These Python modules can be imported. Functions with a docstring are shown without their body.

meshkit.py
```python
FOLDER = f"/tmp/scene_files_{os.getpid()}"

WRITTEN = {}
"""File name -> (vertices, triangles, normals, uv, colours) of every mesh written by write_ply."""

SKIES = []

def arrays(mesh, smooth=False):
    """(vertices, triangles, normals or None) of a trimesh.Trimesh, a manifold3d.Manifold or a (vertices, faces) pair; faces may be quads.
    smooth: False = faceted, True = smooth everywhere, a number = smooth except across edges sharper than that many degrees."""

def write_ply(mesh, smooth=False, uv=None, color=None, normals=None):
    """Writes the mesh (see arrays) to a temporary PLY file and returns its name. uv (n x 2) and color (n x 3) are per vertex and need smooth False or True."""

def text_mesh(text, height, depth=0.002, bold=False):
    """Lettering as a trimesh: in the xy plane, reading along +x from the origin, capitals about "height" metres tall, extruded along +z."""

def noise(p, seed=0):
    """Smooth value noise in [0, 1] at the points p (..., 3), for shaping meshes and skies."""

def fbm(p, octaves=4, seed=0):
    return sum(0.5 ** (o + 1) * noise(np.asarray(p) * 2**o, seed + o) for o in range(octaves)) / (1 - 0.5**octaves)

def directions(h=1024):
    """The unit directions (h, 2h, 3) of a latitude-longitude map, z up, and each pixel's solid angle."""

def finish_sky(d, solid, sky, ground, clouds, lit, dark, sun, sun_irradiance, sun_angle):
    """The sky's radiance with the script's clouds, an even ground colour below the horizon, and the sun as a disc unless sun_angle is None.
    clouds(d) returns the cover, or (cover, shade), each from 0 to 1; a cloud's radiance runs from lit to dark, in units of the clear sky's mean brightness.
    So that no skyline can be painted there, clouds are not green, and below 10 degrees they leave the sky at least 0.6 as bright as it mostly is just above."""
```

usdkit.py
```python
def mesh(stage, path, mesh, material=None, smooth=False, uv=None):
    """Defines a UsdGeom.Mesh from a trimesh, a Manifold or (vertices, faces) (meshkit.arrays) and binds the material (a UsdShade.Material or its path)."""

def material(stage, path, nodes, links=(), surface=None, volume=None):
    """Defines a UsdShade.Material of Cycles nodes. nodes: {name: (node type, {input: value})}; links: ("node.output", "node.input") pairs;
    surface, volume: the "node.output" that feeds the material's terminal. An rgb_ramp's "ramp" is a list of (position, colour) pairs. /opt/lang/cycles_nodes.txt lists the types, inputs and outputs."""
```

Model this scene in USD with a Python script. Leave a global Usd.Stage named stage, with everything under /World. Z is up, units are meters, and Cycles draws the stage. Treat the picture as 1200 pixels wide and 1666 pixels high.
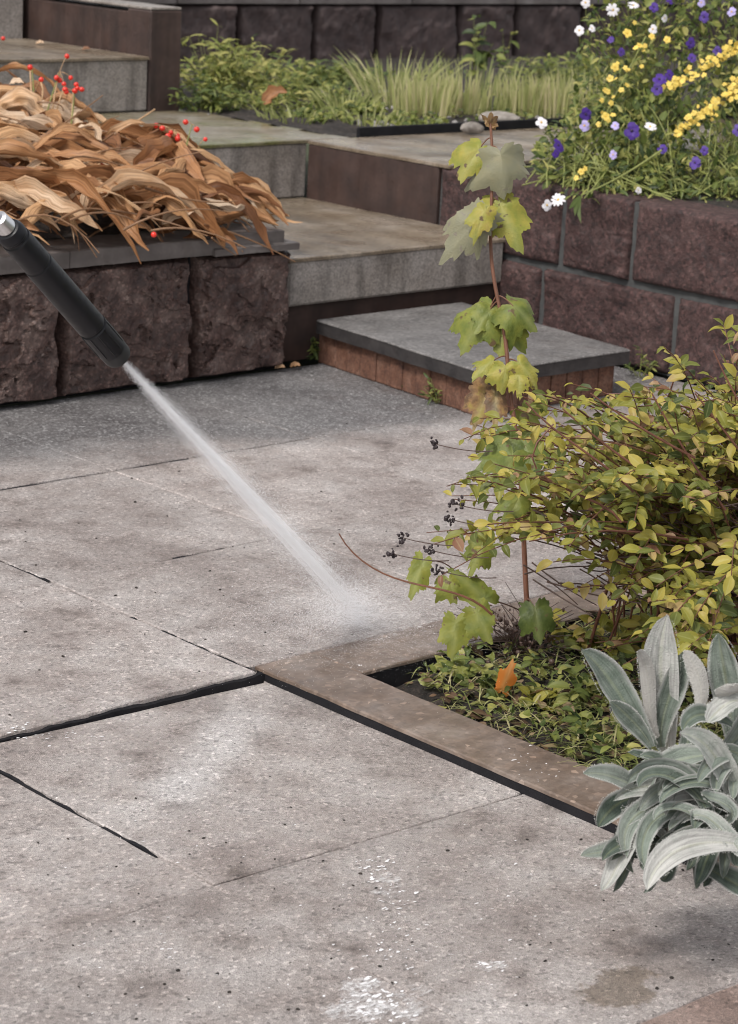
import math, random
import numpy as np, trimesh, usdkit, meshkit
from pxr import Usd, UsdGeom, UsdLux, UsdShade, Gf, Sdf, Vt

stage = Usd.Stage.CreateInMemory()
UsdGeom.SetStageUpAxis(stage, UsdGeom.Tokens.z)
UsdGeom.SetStageMetersPerUnit(stage, 1.0)
UsdGeom.Xform.Define(stage, '/World')
UsdGeom.Scope.Define(stage, '/World/Looks')
rng = np.random.default_rng(7)

# ------------------------------------------------------------------ camera, sky, sun, exposure
EXPOSURE = 0.7
SKY_STRENGTH = 0.11
SUN_INTENSITY = 0.4
SUN_ANGLE = 10.0
SUN_DIR = np.array([-0.62, -0.05, 0.82]); SUN_DIR /= np.linalg.norm(SUN_DIR)      # direction towards the sun
H = 1.6
YAW, PITCH, ROLL = np.radians([43.517, 15.4607, 3.0093])
FPX = 3757.7                                                                        # focal length in photo pixels (photo 1200 wide)
FW = np.array([np.sin(YAW)*np.cos(PITCH), np.cos(YAW)*np.cos(PITCH), -np.sin(PITCH)])
_r = np.array([np.cos(YAW), -np.sin(YAW), 0.0]); _u = np.cross(_r, FW)
RT = np.cos(ROLL)*_r + np.sin(ROLL)*_u
UP = -np.sin(ROLL)*_r + np.cos(ROLL)*_u
EYE = np.array([0, 0, H])
cam = UsdGeom.Camera.Define(stage, '/World/camera')
m = Gf.Matrix4d(*[float(x) for x in (*RT, 0, *UP, 0, *(-FW), 0, *EYE, 1)])
cam.AddTransformOp().Set(m)
cam.CreateHorizontalApertureAttr(24.0); cam.CreateVerticalApertureAttr(24.0*1024/738)
cam.CreateFocalLengthAttr(FPX/1200*24.0)
cam.CreateClippingRangeAttr(Gf.Vec2f(0.05, 1000))
cam.CreateFStopAttr(9.0); cam.CreateFocusDistanceAttr(4.5)
cam.CreateExposureAttr(EXPOSURE)

elev = math.asin(SUN_DIR[2]); rot = math.atan2(SUN_DIR[0], SUN_DIR[1])
dome = UsdLux.DomeLight.Define(stage, '/World/sky')
dome.CreateIntensityAttr(1.0)
skymat = usdkit.material(stage, '/World/Looks/sky', {
    's': ('sky_texture', {'sky_type': 'single_scattering', 'sun_disc': False, 'sun_elevation': elev, 'sun_rotation': rot, 'aerosol_density': 3.0}),
    'h': ('hsv', {'saturation': 0.16, 'value': 1.0}),
    'tc': ('texture_coordinate', {}),
    'n': ('noise_texture', {'scale': 2.2, 'detail': 5.0, 'roughness': 0.55}),
    'r': ('rgb_ramp', {'ramp': [(0.3, (0.72, 0.73, 0.76)), (0.7, (1.15, 1.13, 1.12))]}),
    'm': ('mix', {'mix_type': 'multiply', 'fac': 1.0}),
    'b': ('background_shader', {'strength': SKY_STRENGTH})},
    [('s.color', 'h.color'), ('tc.generated', 'n.vector'), ('n.fac', 'r.fac'), ('h.color', 'm.color1'), ('r.color', 'm.color2'), ('m.color', 'b.color')], surface='b.background')
UsdShade.MaterialBindingAPI.Apply(dome.GetPrim()).Bind(skymat)
dome.GetPrim().SetCustomDataByKey('kind', 'structure')
sun = UsdLux.DistantLight.Define(stage, '/World/sun')
sun.CreateIntensityAttr(SUN_INTENSITY); sun.CreateAngleAttr(SUN_ANGLE); sun.CreateNormalizeAttr(True) if hasattr(sun, 'CreateNormalizeAttr') else None
sun.CreateColorAttr(Gf.Vec3f(1.0, 0.95, 0.9))
_z = SUN_DIR; _x = np.cross([0, 0, 1], _z); _x /= np.linalg.norm(_x); _y = np.cross(_z, _x)
sun.AddTransformOp().Set(Gf.Matrix4d(*[float(q) for q in (*_x, 0, *_y, 0, *_z, 0, 0, 0, 30, 1)]))

# ------------------------------------------------------------------ rays through the fitted camera
def ray(px, py): return FW + RT*(px-600)/FPX + UP*(833-py)/FPX
def onz(px, py, z=0.0): d = ray(px, py); return EYE + d*(z-H)/d[2]
def onx(px, py, x): d = ray(px, py); return EYE + d*x/d[0]
def ony(px, py, y): d = ray(px, py); return EYE + d*y/d[1]
def dep(px, py, w): return EYE + ray(px, py)*w
def depth(p): return float((np.asarray(p)-EYE) @ FW)
def nrm(v): v = np.asarray(v, float); return v/np.maximum(np.linalg.norm(v, axis=-1, keepdims=True), 1e-12)
TOCAM = -FW

# where the jet leaves the lance and where it lands
IMP = onz(598, 1012, .004)
TIP = dep(193, 581, 4.15)
JD = nrm(IMP-TIP); JL = float(np.linalg.norm(IMP-TIP))

# ------------------------------------------------------------------ prim helpers
used = {}; LOC = {}
def numbered(parent, name):
    k = parent + '/' + name; n = used.get(k, 0); used[k] = n+1
    return k if n == 0 else f'{k}_{n:03d}'
def tag(prim, label=None, cat=None, group=None, kind=None):
    for k, v in (('label', label), ('category', cat), ('group', group), ('kind', kind)):
        if v: prim.SetCustomDataByKey(k, v)
def thing(name, label=None, cat=None, loc=(0, 0, 0), group=None, kind=None):
    p = numbered('/World', name)
    x = UsdGeom.Xform.Define(stage, p); x.AddTranslateOp().Set(Gf.Vec3d(*map(float, loc)))
    LOC[p] = np.asarray(loc, float); tag(x.GetPrim(), label, cat, group, kind)
    return p
def obj(name, mesh, mat, parent='/World', smooth=True, tone=None, uv=None, label=None, cat=None, group=None, kind=None):
    """one Mesh prim; mesh in world coordinates, a parent's place is taken off"""
    if hasattr(mesh, 'vertices'): v, f = np.array(mesh.vertices), np.array(mesh.faces)
    else: v, f = np.asarray(mesh[0], float), np.asarray(mesh[1], int)
    if len(mesh) > 2 if isinstance(mesh, tuple) else False:
        uv = mesh[2]
        if len(mesh) > 3: tone = mesh[3]
    p = numbered(parent, name)
    loc = LOC.get(parent, np.zeros(3)); LOC[p] = loc
    q = usdkit.mesh(stage, p, (v-loc, f), mat, smooth=smooth, uv=uv)
    if tone is not None:
        t = np.broadcast_to(np.asarray(tone, np.float32), (len(v),))
        UsdGeom.PrimvarsAPI(q).CreatePrimvar('tone', Sdf.ValueTypeNames.FloatArray, 'vertex').Set(Vt.FloatArray.FromNumpy(np.ascontiguousarray(t, np.float32)))
    tag(q.GetPrim(), label, cat, group, kind)
    return p
def cat_(ms):
    """joins (v, f[, uv[, tone]]) tuples"""
    vs, fs, uvs, ts, n = [], [], [], [], 0
    for a in ms:
        vs.append(a[0]); fs.append(np.asarray(a[1])+n); n += len(a[0])
        if len(a) > 2: uvs.append(a[2])
        if len(a) > 3: ts.append(np.broadcast_to(a[3], (len(a[0]),)))
    out = [np.vstack(vs), np.vstack(fs)]
    if uvs: out.append(np.vstack(uvs))
    if ts: out.append(np.concatenate(ts))
    return tuple(out)
def quads(n, m_):
    i, j = np.meshgrid(np.arange(n-1), np.arange(m_-1), indexing='ij'); a = (i*m_+j).ravel()
    return np.vstack([np.stack([a, a+m_, a+m_+1], 1), np.stack([a, a+m_+1, a+1], 1)])
def tube(path, r0, r1=None, sides=6, cap=True):
    path = np.asarray(path, float); n = len(path); r1 = r0 if r1 is None else r1
    T = nrm(np.gradient(path, axis=0)); ref = np.array([0.31, 0.52, 0.79]) if abs(T[0] @ [0.31, 0.52, 0.79]) < .9 else np.array([1, 0, 0])
    A = nrm(np.cross(T, ref)); B = np.cross(T, A)
    th = np.arange(sides)/sides*2*np.pi; r = np.interp(np.linspace(0, 1, n), *(r1 if isinstance(r1, tuple) else ([0, 1], [r0, r1])))
    v = path[:, None] + r[:, None, None]*(np.cos(th)[None, :, None]*A[:, None] + np.sin(th)[None, :, None]*B[:, None])
    v = v.reshape(-1, 3); f = []
    i, j = np.meshgrid(np.arange(n-1), np.arange(sides), indexing='ij'); i = i.ravel(); j = j.ravel(); k = (j+1) % sides
    f = np.vstack([np.stack([i*sides+j, i*sides+k, (i+1)*sides+k], 1), np.stack([i*sides+j, (i+1)*sides+k, (i+1)*sides+j], 1)])
    if cap:
        v = np.vstack([v, path[:1], path[-1:]]); jj = np.arange(sides); kk = (jj+1) % sides
        f = np.vstack([f, np.stack([kk, jj, np.full(sides, n*sides)], 1), np.stack([(n-1)*sides+jj, (n-1)*sides+kk, np.full(sides, n*sides+1)], 1)])
    return v, f
def bez(pts, n=8):
    """smooth curve through control points"""
    pts = np.asarray(pts, float); t = np.linspace(0, 1, n)
    if len(pts) == 2: return pts[0] + (pts[1]-pts[0])*t[:, None]
    if len(pts) == 3: return ((1-t)**2)[:, None]*pts[0] + (2*t*(1-t))[:, None]*pts[1] + (t**2)[:, None]*pts[2]
    from scipy.interpolate import CubicSpline
    s = np.concatenate([[0], np.cumsum(np.linalg.norm(np.diff(pts, axis=0), axis=1))]); s /= s[-1]
    return CubicSpline(s, pts)(t)
W_ELL = lambda t: np.sin(np.pi*np.clip(t, 0, 1)**0.85)**0.75
W_LAMB = lambda t: np.where(t < .3, .35+.5*t/.3*.8, 0)*(t < .3) + (t >= .3)*(.75+.25*np.sin((t-.3)/.7*np.pi))*np.sqrt(np.clip(1-((t-.45)/.55).clip(0)**3, 0, 1))
W_GRASS = lambda t: (1-t)**0.6*np.minimum(1, .5+3*t)
def blade(path, N, width, prof=W_ELL, nw=4, fold=0.0, cup=0.0, ripple=0.0, twist=0.0, seed=0, rf=3.0, tone=None, noise=0.0, droop=0.0):
    """a leaf surface along a 3D path; N is where its upper side looks"""
    path = np.asarray(path, float); n = len(path); t = np.linspace(0, 1, n)
    T = nrm(np.gradient(path, axis=0)); S = nrm(np.cross(T, np.broadcast_to(N, (n, 3)))); Q = np.cross(S, T)
    a = np.asarray(twist)*t if np.ndim(twist) == 0 else np.interp(t, np.linspace(0, 1, len(twist)), twist)
    S, Q = S*np.cos(a)[:, None]+Q*np.sin(a)[:, None], -S*np.sin(a)[:, None]+Q*np.cos(a)[:, None]
    u = np.linspace(-1, 1, nw+1); w = np.maximum(prof(t), 0.02)*width/2
    h = (fold*np.abs(u)[None] + cup*(u**2)[None])*w[:, None]
    if ripple: h = h + ripple*w[:, None]*(np.abs(u)[None]**1.2)*np.sin(t[:, None]*rf*2*np.pi + seed*1.7 + np.sign(u)[None]*1.1)
    v = path[:, None] + S[:, None]*(u[None, :, None]*w[:, None, None]) + Q[:, None]*h[:, :, None]
    v = v.reshape(-1, 3)
    if noise: v = v + noise*(np.stack([meshkit.noise(v*np.array([31.])+k*7.3, seed+k) for k in range(3)], 1)-.5)
    uv = np.stack(np.meshgrid(t, u*.5+.5, indexing='ij'), -1).reshape(-1, 2)
    r = (v, quads(n, nw+1)[:, ::-1], uv)
    return r if tone is None else r+(np.full(len(v), tone),)
def box(x0, x1, y0, y1, z0, z1, b=0.004):
    """chamfered block"""
    a = np.array([x0, y0, z0], float); c = np.array([x1, y1, z1], float); ctr = (a+c)/2; hs = (c-a)/2; b = min(b, *(hs*.45))
    pts = []
    for k in range(3):
        e = hs.copy(); e[[i for i in range(3) if i != k]] -= b
        for s in np.ndindex(2, 2, 2): pts.append(ctr + e*(np.array(s)*2-1))
    return trimesh.convex.convex_hull(np.array(pts))
def boxes(*bs): return trimesh.util.concatenate(bs)
def slab(x0, x1, y0, y1, z, th, b=0.006, n=9, wob=0.004, seed=0, tilt=lambda x, y: 0*x):
    """a paving slab / step slab whose edges are a little worn: grid top with an uneven arris, and sides"""
    lx, ly = x1-x0, y1-y0; step = 0.03
    nx, ny = max(3, int(lx/step)), max(3, int(ly/step))
    gx = np.concatenate([[0], np.linspace(b, lx-b, nx), [lx]]); gy = np.concatenate([[0], np.linspace(b, ly-b, ny), [ly]])
    X, Y = np.meshgrid(gx, gy, indexing='ij'); P = np.stack([X+x0, Y+y0, np.zeros_like(X)], -1)
    q = P.reshape(-1, 3)*np.array([9, 9, 9.])
    wx = (meshkit.fbm(q*2.3, 3, seed)-.5).reshape(X.shape)*wob*2; wy = (meshkit.fbm(q*2.3, 3, seed+9)-.5).reshape(X.shape)*wob*2
    edx = np.minimum(X, lx-X) < b*1.5; edy = np.minimum(Y, ly-Y) < b*1.5
    P[..., 0] += np.where(edx, wx, 0); P[..., 1] += np.where(edy, wy, 0)
    edge = (np.minimum(X, lx-X) < 1e-9) | (np.minimum(Y, ly-Y) < 1e-9)
    P[..., 2] = z + tilt(P[..., 0], P[..., 1]) - np.where(edge, b*.8, 0) + (meshkit.fbm(q*.5, 3, seed+3)-.5).reshape(X.shape)*.0028
    n1, n2 = X.shape; v = P.reshape(-1, 3); f = quads(n1, n2)
    idx = np.arange(n1*n2).reshape(n1, n2); ring = np.concatenate([idx[:-1, 0], idx[-1, :-1], idx[:0:-1, -1], idx[0, :0:-1]])
    low = v[ring].copy(); low[:, 2] -= th; k = len(ring); base = len(v)
    v = np.vstack([v, low, low.mean(0)]); i = np.arange(k); j = (i+1) % k
    side = np.vstack([np.stack([ring[i], base+i, base+j], 1), np.stack([ring[i], base+j, ring[j]], 1), np.stack([base+i, np.full(k, base+k), base+j], 1)])
    return trimesh.Trimesh(v, np.vstack([f, side]), process=False)

# ------------------------------------------------------------------ materials
def mat(name, nodes, links, surface='p.BSDF', volume=None): return usdkit.material(stage, '/World/Looks/'+name, nodes, links, surface=surface, volume=volume)
G = {'g': ('geometry', {})}
def stone(name, ramp, scale=6, rough=(0.5, 0.85), chips=None, chip_scale=120, bump=0.25, bump_scale=60, dist=0.004, streak=None, detail=6, spec=0.5, k=1.0):
    ramp = [(a, tuple(c*k for c in b_)) for a, b_ in ramp]
    nd = {**G, 'n': ('noise_texture', {'scale': scale, 'detail': detail, 'roughness': .62}), 'r': ('rgb_ramp', {'ramp': ramp}),
          'fn': ('noise_texture', {'scale': bump_scale, 'detail': 5, 'roughness': .6}), 'b': ('bump', {'strength': bump, 'distance': dist}),
          'rn': ('noise_texture', {'scale': scale*1.7, 'detail': 4}), 'rr': ('map_range', {'from_min': .3, 'from_max': .7, 'to_min': rough[0], 'to_max': rough[1], 'clamp': True}),
          'p': ('principled_bsdf', {'specular_ior_level': spec})}
    ln = [('g.position', 'n.vector'), ('g.position', 'fn.vector'), ('g.position', 'rn.vector'), ('n.fac', 'r.fac'), ('fn.fac', 'b.height'), ('b.normal', 'p.normal'), ('rn.fac', 'rr.value'), ('rr.result', 'p.roughness')]
    last = 'r.color'
    if streak:
        nd.update({'mp': ('mapping', {'scale': streak[0]}), 'sn': ('noise_texture', {'scale': 1.0, 'detail': 4, 'roughness': .6}), 'sr': ('rgb_ramp', {'ramp': streak[1]}), 'sm': ('mix', {'mix_type': 'multiply', 'fac': 1.0})})
        ln += [('g.position', 'mp.vector'), ('mp.vector', 'sn.vector'), ('sn.fac', 'sr.fac'), (last, 'sm.color1'), ('sr.color', 'sm.color2')]; last = 'sm.color'
    if chips:
        nd.update({'v': ('voronoi_texture', {'scale': chip_scale}), 'vs': ('separate_color', {}), 'vr': ('rgb_ramp', {'ramp': chips}), 'vm': ('mix', {'mix_type': 'multiply', 'fac': 1.0})})
        ln += [('g.position', 'v.vector'), ('v.color', 'vs.color'), ('vs.r', 'vr.fac'), (last, 'vm.color1'), ('vr.color', 'vm.color2')]; last = 'vm.color'
    ln.append((last, 'p.base_color'))
    return mat(name, nd, ln)

def g(v): return (v, v, v)
# the paving: washed exposed aggregate, dark and unwashed towards the wall
CLA, CLB = onz(425, 1120, -.02), onz(235, 1370, -.02); CL0 = (CLA+CLB)/2; CLD = nrm(CLB-CLA); CLN = np.array([-CLD[1], CLD[0], 0]); WP = onz(1000, 1612, -.02)
def paving(name='paving', tint=(1, 1, 1)):
    nd = {**G, 'sx': ('separate_xyz', {}),
      'n': ('noise_texture', {'scale': 3.2, 'detail': 7, 'roughness': .6}), 'r': ('rgb_ramp', {'ramp': [(a, tuple(c*t*1.05 for c, t in zip(b_, tint))) for a, b_ in ((.28, (.220, .185, .170)), (.45, (.345, .308, .290)), (.58, (.405, .370, .352)), (.75, (.50, .468, .45)))]}),
      # the stripe already washed clean across one slab, and a damp brown patch
      'c1': ('vector_math', {'math_type': 'subtract', 'vector2': tuple(CL0)}), 'c2': ('vector_math', {'math_type': 'dot_product', 'vector2': tuple(CLN)}), 'c3': ('math', {'math_type': 'absolute'}), 'c4': ('map_range', {'range_type': 'smoothstep', 'from_min': .015, 'from_max': .10, 'to_min': 1, 'to_max': 0, 'clamp': True}), 'c5': ('vector_math', {'math_type': 'dot_product', 'vector2': tuple(CLD)}), 'c6': ('math', {'math_type': 'absolute'}), 'c7': ('map_range', {'range_type': 'smoothstep', 'from_min': .18, 'from_max': .40, 'to_min': .8, 'to_max': 0, 'clamp': True}), 'c8': ('math', {'math_type': 'multiply'}), 'c9': ('mix', {'color2': (.56, .535, .525)}), 'c10': ('math', {'math_type': 'multiply'}), 'c11': ('map_range', {'from_min': .3, 'from_max': .6, 'to_min': .35, 'to_max': 1.0, 'clamp': True}),
      'w1': ('vector_math', {'math_type': 'distance', 'vector2': tuple(WP)}), 'w2': ('math', {'math_type': 'multiply_add', 'value2': .34, 'value3': -.17}), 'w3': ('math', {'math_type': 'add'}), 'w4': ('map_range', {'from_min': .045, 'from_max': .065, 'to_min': .8, 'to_max': 0, 'clamp': True}), 'w5': ('mix', {'color2': (.17, .135, .105)}),
      # chips of stone at two sizes
      'v': ('voronoi_texture', {'scale': 165}), 'vs': ('separate_color', {}), 'vr': ('rgb_ramp', {'ramp': [(0, g(.42)), (.08, g(.66)), (.2, g(.9)), (.78, g(1.0)), (.92, g(1.22)), (1, g(1.7))]}), 'vm': ('mix', {'mix_type': 'multiply', 'fac': .8}),
      'v2': ('voronoi_texture', {'scale': 390}), 'vs2': ('separate_color', {}), 'vr2': ('rgb_ramp', {'ramp': [(0, g(.66)), (.3, g(.92)), (.8, g(1.06)), (1, g(1.42))]}), 'vm2': ('mix', {'mix_type': 'multiply', 'fac': .85}),
      # dirt patches
      'dn': ('noise_texture', {'scale': 9, 'detail': 6, 'roughness': .7}), 'dr': ('rgb_ramp', {'ramp': [(.3, (.42, .385, .365)), (.44, (.88, .855, .84)), (.6, g(1.0)), (.75, g(1.1))]}), 'dm': ('mix', {'mix_type': 'multiply', 'fac': .9}), 'oi': ('object_info', {}), 'om': ('map_range', {'from_min': 0, 'from_max': 1, 'to_min': .90, 'to_max': 1.06}), 'oc': ('mix', {'mix_type': 'multiply', 'fac': 1.0}),
      # the unwashed strip along the wall
      'wn': ('noise_texture', {'scale': 2.6, 'detail': 5, 'roughness': .6}), 'wy': ('math', {'math_type': 'multiply_add', 'value2': .55, 'value3': 0.0}), 'wa': ('math', {'math_type': 'add'}), 'wx': ('map_range', {'from_min': 3.6, 'from_max': 4.6, 'to_min': 0.0, 'to_max': .30, 'clamp': True}),
      'wb': ('math', {'math_type': 'add'}), 'wr': ('map_range', {'range_type': 'smoothstep', 'from_min': 5.18, 'from_max': 5.56, 'to_min': 0, 'to_max': 1, 'clamp': True}),
      'wc': ('rgb_ramp', {'ramp': [(.3, (.075, .072, .074)), (.55, (.125, .121, .122)), (.75, (.19, .18, .176))]}), 'wm': ('mix', {}), 'wlim': ('math', {'math_type': 'multiply', 'value2': .92}),
      'cst': ('map_range', {'from_min': .74, 'from_max': .8, 'to_min': 0, 'to_max': .6, 'clamp': True}), 'cmm': ('math', {'math_type': 'multiply'}), 'cm': ('mix', {'color2': (.36, .355, .35)}),
      'rn': ('noise_texture', {'scale': 5, 'detail': 5}), 'rr': ('map_range', {'from_min': .35, 'from_max': .62, 'to_min': .22, 'to_max': .72, 'clamp': True}),
      'h1': ('math', {'math_type': 'multiply_add', 'value2': .5}), 'b': ('bump', {'strength': .55, 'distance': .004}), 'p': ('principled_bsdf', {'specular_ior_level': .55})}
    ln = [('g.position', k+'.vector') for k in ('n', 'v', 'v2', 'dn', 'wn', 'rn', 'sx')] + [('n.fac', 'r.fac'), ('wn.fac', 'wc.fac'),
      ('g.position', 'c1.vector1'), ('c1.vector', 'c2.vector1'), ('c2.value', 'c3.value1'), ('c3.value', 'c4.value'), ('c1.vector', 'c5.vector1'), ('c5.value', 'c6.value1'), ('c6.value', 'c7.value'), ('c4.result', 'c8.value1'), ('c7.result', 'c8.value2'), ('c8.value', 'c10.value1'), ('dn.fac', 'c11.value'), ('c11.result', 'c10.value2'), ('c10.value', 'c9.fac'), ('dm.color', 'c9.color1'),
      ('g.position', 'w1.vector1'), ('dn.fac', 'w2.value1'), ('w1.value', 'w3.value1'), ('w2.value', 'w3.value2'), ('w3.value', 'w4.value'), ('w4.result', 'w5.fac'), ('c9.color', 'w5.color1'),
      ('wn.fac', 'wy.value1'), ('sx.y', 'wa.value1'), ('wy.value', 'wa.value2'), ('sx.x', 'wx.value'), ('wa.value', 'wb.value1'), ('wx.result', 'wb.value2'), ('wb.value', 'wr.value'),
      ('oi.random', 'om.value'), ('r.color', 'oc.color1'), ('om.result', 'oc.color2'), ('oc.color', 'dm.color1'), ('dn.fac', 'dr.fac'), ('dr.color', 'dm.color2'), ('wr.result', 'wlim.value1'), ('wlim.value', 'wm.fac'), ('w5.color', 'wm.color1'), ('wc.color', 'wm.color2'),
      ('v.color', 'vs.color'), ('vs.r', 'vr.fac'), ('vs.g', 'cst.value'), ('cst.result', 'cmm.value1'), ('wr.result', 'cmm.value2'), ('cmm.value', 'cm.fac'), ('wm.color', 'cm.color1'), ('cm.color', 'vm.color1'), ('vr.color', 'vm.color2'), ('v2.color', 'vs2.color'), ('vs2.r', 'vr2.fac'), ('vm.color', 'vm2.color1'), ('vr2.color', 'vm2.color2'), ('vm2.color', 'p.base_color'),
      ('rn.fac', 'rr.value'), ('rr.result', 'p.roughness'), ('v.distance', 'h1.value1'), ('v2.distance', 'h1.value3'), ('h1.value', 'b.height'), ('b.normal', 'p.normal')]
    return mat(name, nd, ln)
PAVING = paving()
PAVING_BROWN = paving('paving_brown', (.70, .58, .53))
JOINT = stone('joint_sand', [(.3, (.15, .13, .12)), (.6, (.36, .32, .30))], scale=6, chips=[(0, g(.6)), (1, g(1.3))], chip_scale=200, bump=.6)
KERB = stone('kerb_stone', [(.3, (.145, .098, .070)), (.5, (.225, .168, .132)), (.75, (.34, .285, .25))], scale=7, rough=(.22, .6), chips=[(0, g(.8)), (.85, g(1.05)), (.97, g(1.2)), (1, g(2.1))], chip_scale=90, streak=((3, 22, 3), [(.3, g(.75)), (.6, g(1.1))]), k=0.78)
BLACK = stone('black_edging_and_shade', [(.3, (.008, .008, .010)), (.7, (.016, .015, .017))], scale=12, rough=(.6, .9), bump=.8, spec=.2)  # for the back bed edging and joints, and shade painted below the kerb stones
ROCK = stone('rough_block', [(.28, (.038, .021, .019)), (.5, (.104, .062, .052)), (.66, (.20, .138, .118)), (.78, (.34, .26, .23))], scale=11, rough=(.26, .62), chips=[(0, g(.7)), (.8, g(1.05)), (1, g(1.9))], chip_scale=150, bump=1.0, bump_scale=38, dist=.012, k=0.70)
ROCK_FAR = stone('rough_block_dark', [(.3, (.040, .026, .025)), (.55, (.075, .051, .048)), (.75, (.13, .095, .09))], scale=8, rough=(.45, .85), bump=.6, bump_scale=40, dist=.008, k=0.85)
BRICKBLOCK = stone('split_face_block', [(.3, (.072, .036, .034)), (.5, (.125, .062, .056)), (.72, (.185, .105, .094))], scale=22, rough=(.6, .9), chips=[(0, g(.45)), (.3, g(.85)), (.75, g(1.1)), (1, g(1.75))], chip_scale=95, bump=.9, bump_scale=95, dist=.006, k=0.4)
MORTAR = stone('mortar', [(.3, (.14, .145, .145)), (.7, (.24, .245, .24))], scale=20, rough=(.8, .95), bump=.4, k=0.3)
CONC = stone('step_concrete', [(.3, (.155, .132, .112)), (.5, (.235, .208, .185)), (.72, (.32, .29, .265))], scale=5.5, rough=(.32, .8), chips=[(0, g(.7)), (.5, g(1)), (1, g(1.25))], chip_scale=170, streak=((14, 14, 1.6), [(.32, g(.52)), (.52, g(1.04))]), bump=.35, k=1.0)
CONCTOP = stone('worn_tread', [(.3, (.150, .110, .072)), (.5, (.255, .202, .145)), (.7, (.37, .31, .25))], scale=4.2, rough=(.10, .55), chips=[(0, g(.7)), (.5, g(1)), (1, g(1.25))], chip_scale=170, streak=((5, 1.5, 5), [(.3, g(.5)), (.58, g(1.08))]), bump=.3, k=0.72)
GRAVELTOP = stone('aggregate_tread', [(.3, (.20, .19, .185)), (.55, (.30, .285, .275)), (.75, (.38, .36, .35))], scale=7, rough=(.2, .65), chips=[(0, g(.6)), (.2, g(.9)), (.8, g(1.1)), (1, g(1.6))], chip_scale=140, bump=.5, k=0.5)
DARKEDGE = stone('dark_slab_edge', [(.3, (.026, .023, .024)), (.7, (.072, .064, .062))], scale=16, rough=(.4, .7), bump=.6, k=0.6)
RUST = stone('rust_brown_render', [(.3, (.046, .026, .021)), (.55, (.085, .048, .038)), (.75, (.12, .072, .058))], scale=7, rough=(.45, .8), streak=((16, 16, 1.2), [(.3, g(.62)), (.6, g(1.1))]), bump=.35, k=0.55)
BRICK = stone('old_brick', [(.3, (.10, .045, .030)), (.5, (.185, .085, .052)), (.72, (.27, .15, .105))], scale=16, rough=(.6, .9), chips=[(0, g(.7)), (1, g(1.25))], chip_scale=160, bump=.6, k=0.7)
COPING = stone('coping_slate', [(.3, (.085, .072, .066)), (.55, (.145, .126, .118)), (.75, (.23, .208, .198))], scale=8, rough=(.26, .6), streak=((2, 9, 20), [(.3, g(.7)), (.6, g(1.1))]), bump=.5, k=0.85)
SOIL = stone('soil', [(.3, (.014, .010, .008)), (.5, (.032, .024, .019)), (.72, (.065, .05, .04))], scale=18, rough=(.7, .95), chips=[(0, g(.5)), (.7, g(1.1)), (1, g(2.0))], chip_scale=110, bump=1.0, bump_scale=50, dist=.012, k=0.7)
GROUND = stone('ground_turf', [(.3, (.03, .038, .016)), (.6, (.055, .065, .026))], scale=3, rough=(.8, .95), bump=.8)

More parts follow.
